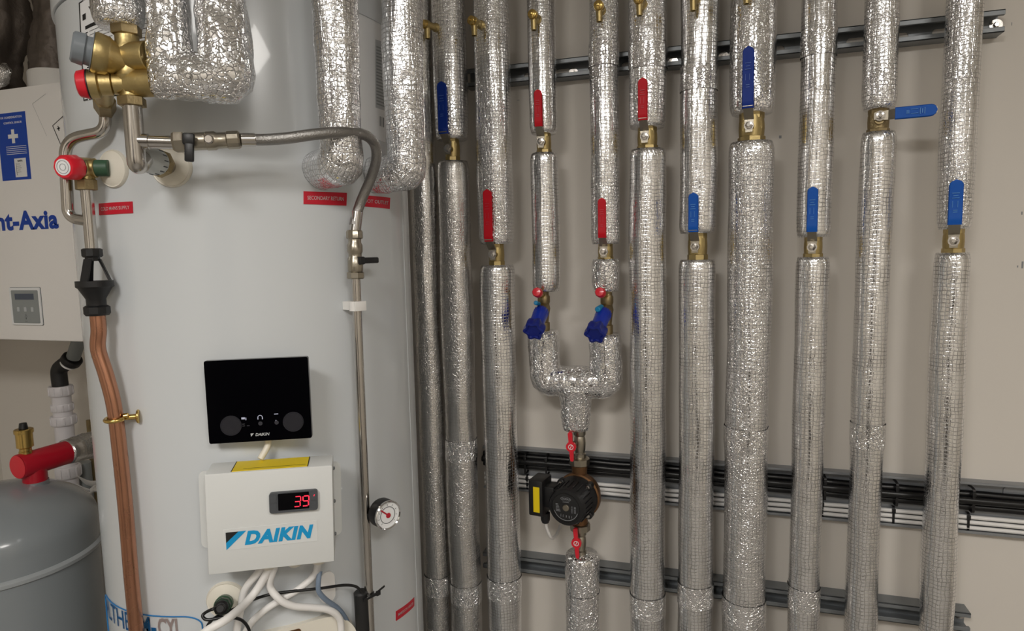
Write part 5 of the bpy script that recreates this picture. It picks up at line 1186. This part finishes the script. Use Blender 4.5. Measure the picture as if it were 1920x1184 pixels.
# waste pipe
YQ = 1.40
wp_t = at(116, 735, YQ); xw = (at(116, 735, YQ).x + at(126, 880, YQ).x) / 2
zq = lambda py: at(118, py, YQ).z
wp = thing('waste_pipe', 'white plastic waste pipe with ribbed couplings behind the red tee', 'pipe', Vector((xw, YQ, 0)))
Mw = T_((xw, YQ, 0)); rw = 0.0255
build('tube', MB().lathe([(rw, 0), (rw, zq(735))], Mw, 36), 'pvc_white', wp)
for py_a, py_b, rx in ((724, 742, 0.032), (757, 771, 0.029), (779, 796, 0.034), (872, 893, 0.034)):
    cpl = MB().lathe([(rx * 0.94, zq(py_b)), (rx, zq(py_b) + 0.003), (rx, zq(py_a) - 0.003), (rx * 0.94, zq(py_a)), (rw, zq(py_a))], Mw, 36)
    for k in range(10): cpl.box((0.003, 0.006, (zq(py_a) - zq(py_b)) * 0.8), Mw @ R_(36 * k, 'Z'), c=(rx, 0, (zq(py_a) + zq(py_b)) / 2), bevel=0.001, seg=1)
    build('coupling', cpl, 'pvc_white', wp)
# black elbow + grey tube
el = thing('rubber_elbow', 'black rubber elbow joining the waste pipe to the ventilation unit drain', 'fitting', Vector((xw, YQ, zq(728))))
e0 = Vector((xw, YQ, zq(727))); e1 = Vector((xw, YQ, zq(697))); e2 = at(133, 677, YQ)
build('elbow', MB().tube([e0, e1, at(118, 686, YQ), e2], 0.0215, 28), 'black_soft', el)
dcol = (at(146, 660, YQ) - e2).normalized()
mb = MB(); rod(mb, e2 - dcol * 0.006, e2 + dcol * 0.014, 0.028, 28, bev=0.003); build('cuff', mb, 'black_soft', el)
mb = MB(); rod(mb, e2 - dcol * 0.016, e2 - dcol * 0.011, 0.0235, 28); build('cable_tie', mb, 'plastic_white', el)
gt = thing('drain_spigot', 'grey drain tube slanting under the ventilation unit', 'pipe', e2 + dcol * 0.02)
dg_end = e2 + dcol * 0.06; up_ = Vector((dg_end.x + 0.012, YQ, zv0 + 0.002)); mb = MB(); rod(mb, e2 + dcol * 0.012, up_, 0.0185, 28); build('tube', mb, 'mid_grey', gt)
# white saddle clip fins by the tank edge
cl2 = thing('pipe_saddle', 'white plastic saddle clip poking out beside the vessel and tank', 'clip', at(165, 905, 1.42))
for k, (p_, q_, r_) in enumerate((((145, 893), (182, 908), 0.010), ((143, 908), (182, 920), 0.006))):
    a, b_ = at(*p_, 1.35), at(*q_, 1.42); mid = (a + b_) / 2 - Vector((0, 0, 0.008))
    build('fin', MB().tube([a, mid, b_], [0.001, r_ * 0.7, r_], 12), 'plastic_white', cl2)
a = at(180, 915, 1.40); build('fin', MB().tube([a, at(168, 925, 1.40), at(163, 948, 1.40)], [0.010, 0.006, 0.002], 12), 'plastic_white', cl2)
q = at(180, 915, 1.40); build('wall_strap', MB().box((0.012, YW - 1.39, 0.012), c=(q.x + 0.01, (YW + 1.39) / 2, q.z)), 'plastic_white', cl2)
gb = at(155, 882, 1.45); o = build('grey_pipe', MB().lathe([(0.024, 0.3), (0.024, at(155, 868, 1.45).z)], T_((gb.x, 1.45, 0)), 32), 'mid_grey'); o['label'] = 'grey upright pipe end behind the foil stub at the tank edge'; o['category'] = 'pipe'
cpp = at(169, 820, 1.49); o = build('metal_pipe', rod(MB(), (cpp.x, 1.49, 0.0), (cpp.x, 1.49, at(169, 788, 1.49).z), 0.0075), 'brass_old'); o['label'] = 'thin tan metal pipe end on the wall beside the tank edge'; o['category'] = 'pipe'
# small marks on the wall
mk = MB()
for px, py, w, h in ((1897, 45, 0.001, 0.006), (1916, 400, 0.002, 0.006), (1908, 500, 0.002, 0.004), (1917, 497, 0.003, 0.014), (972, 188, 0.006, 0.001), (1463, 257, 0.005, 0.006)):
    p = at(px, py, YW); mk.box((w, 0.0006, h), c=(p.x, YW - 0.0003, p.z))
build('scuff_mark', mk, 'ink_grey', bpy.data.objects['wall_back'])
bpy.context.view_layer.update()
print('tank', TX, TY, TD, 'zs', zs, 'tris', sum(len(o.data.polygons) for o in bpy.data.objects if o.type == 'MESH'))
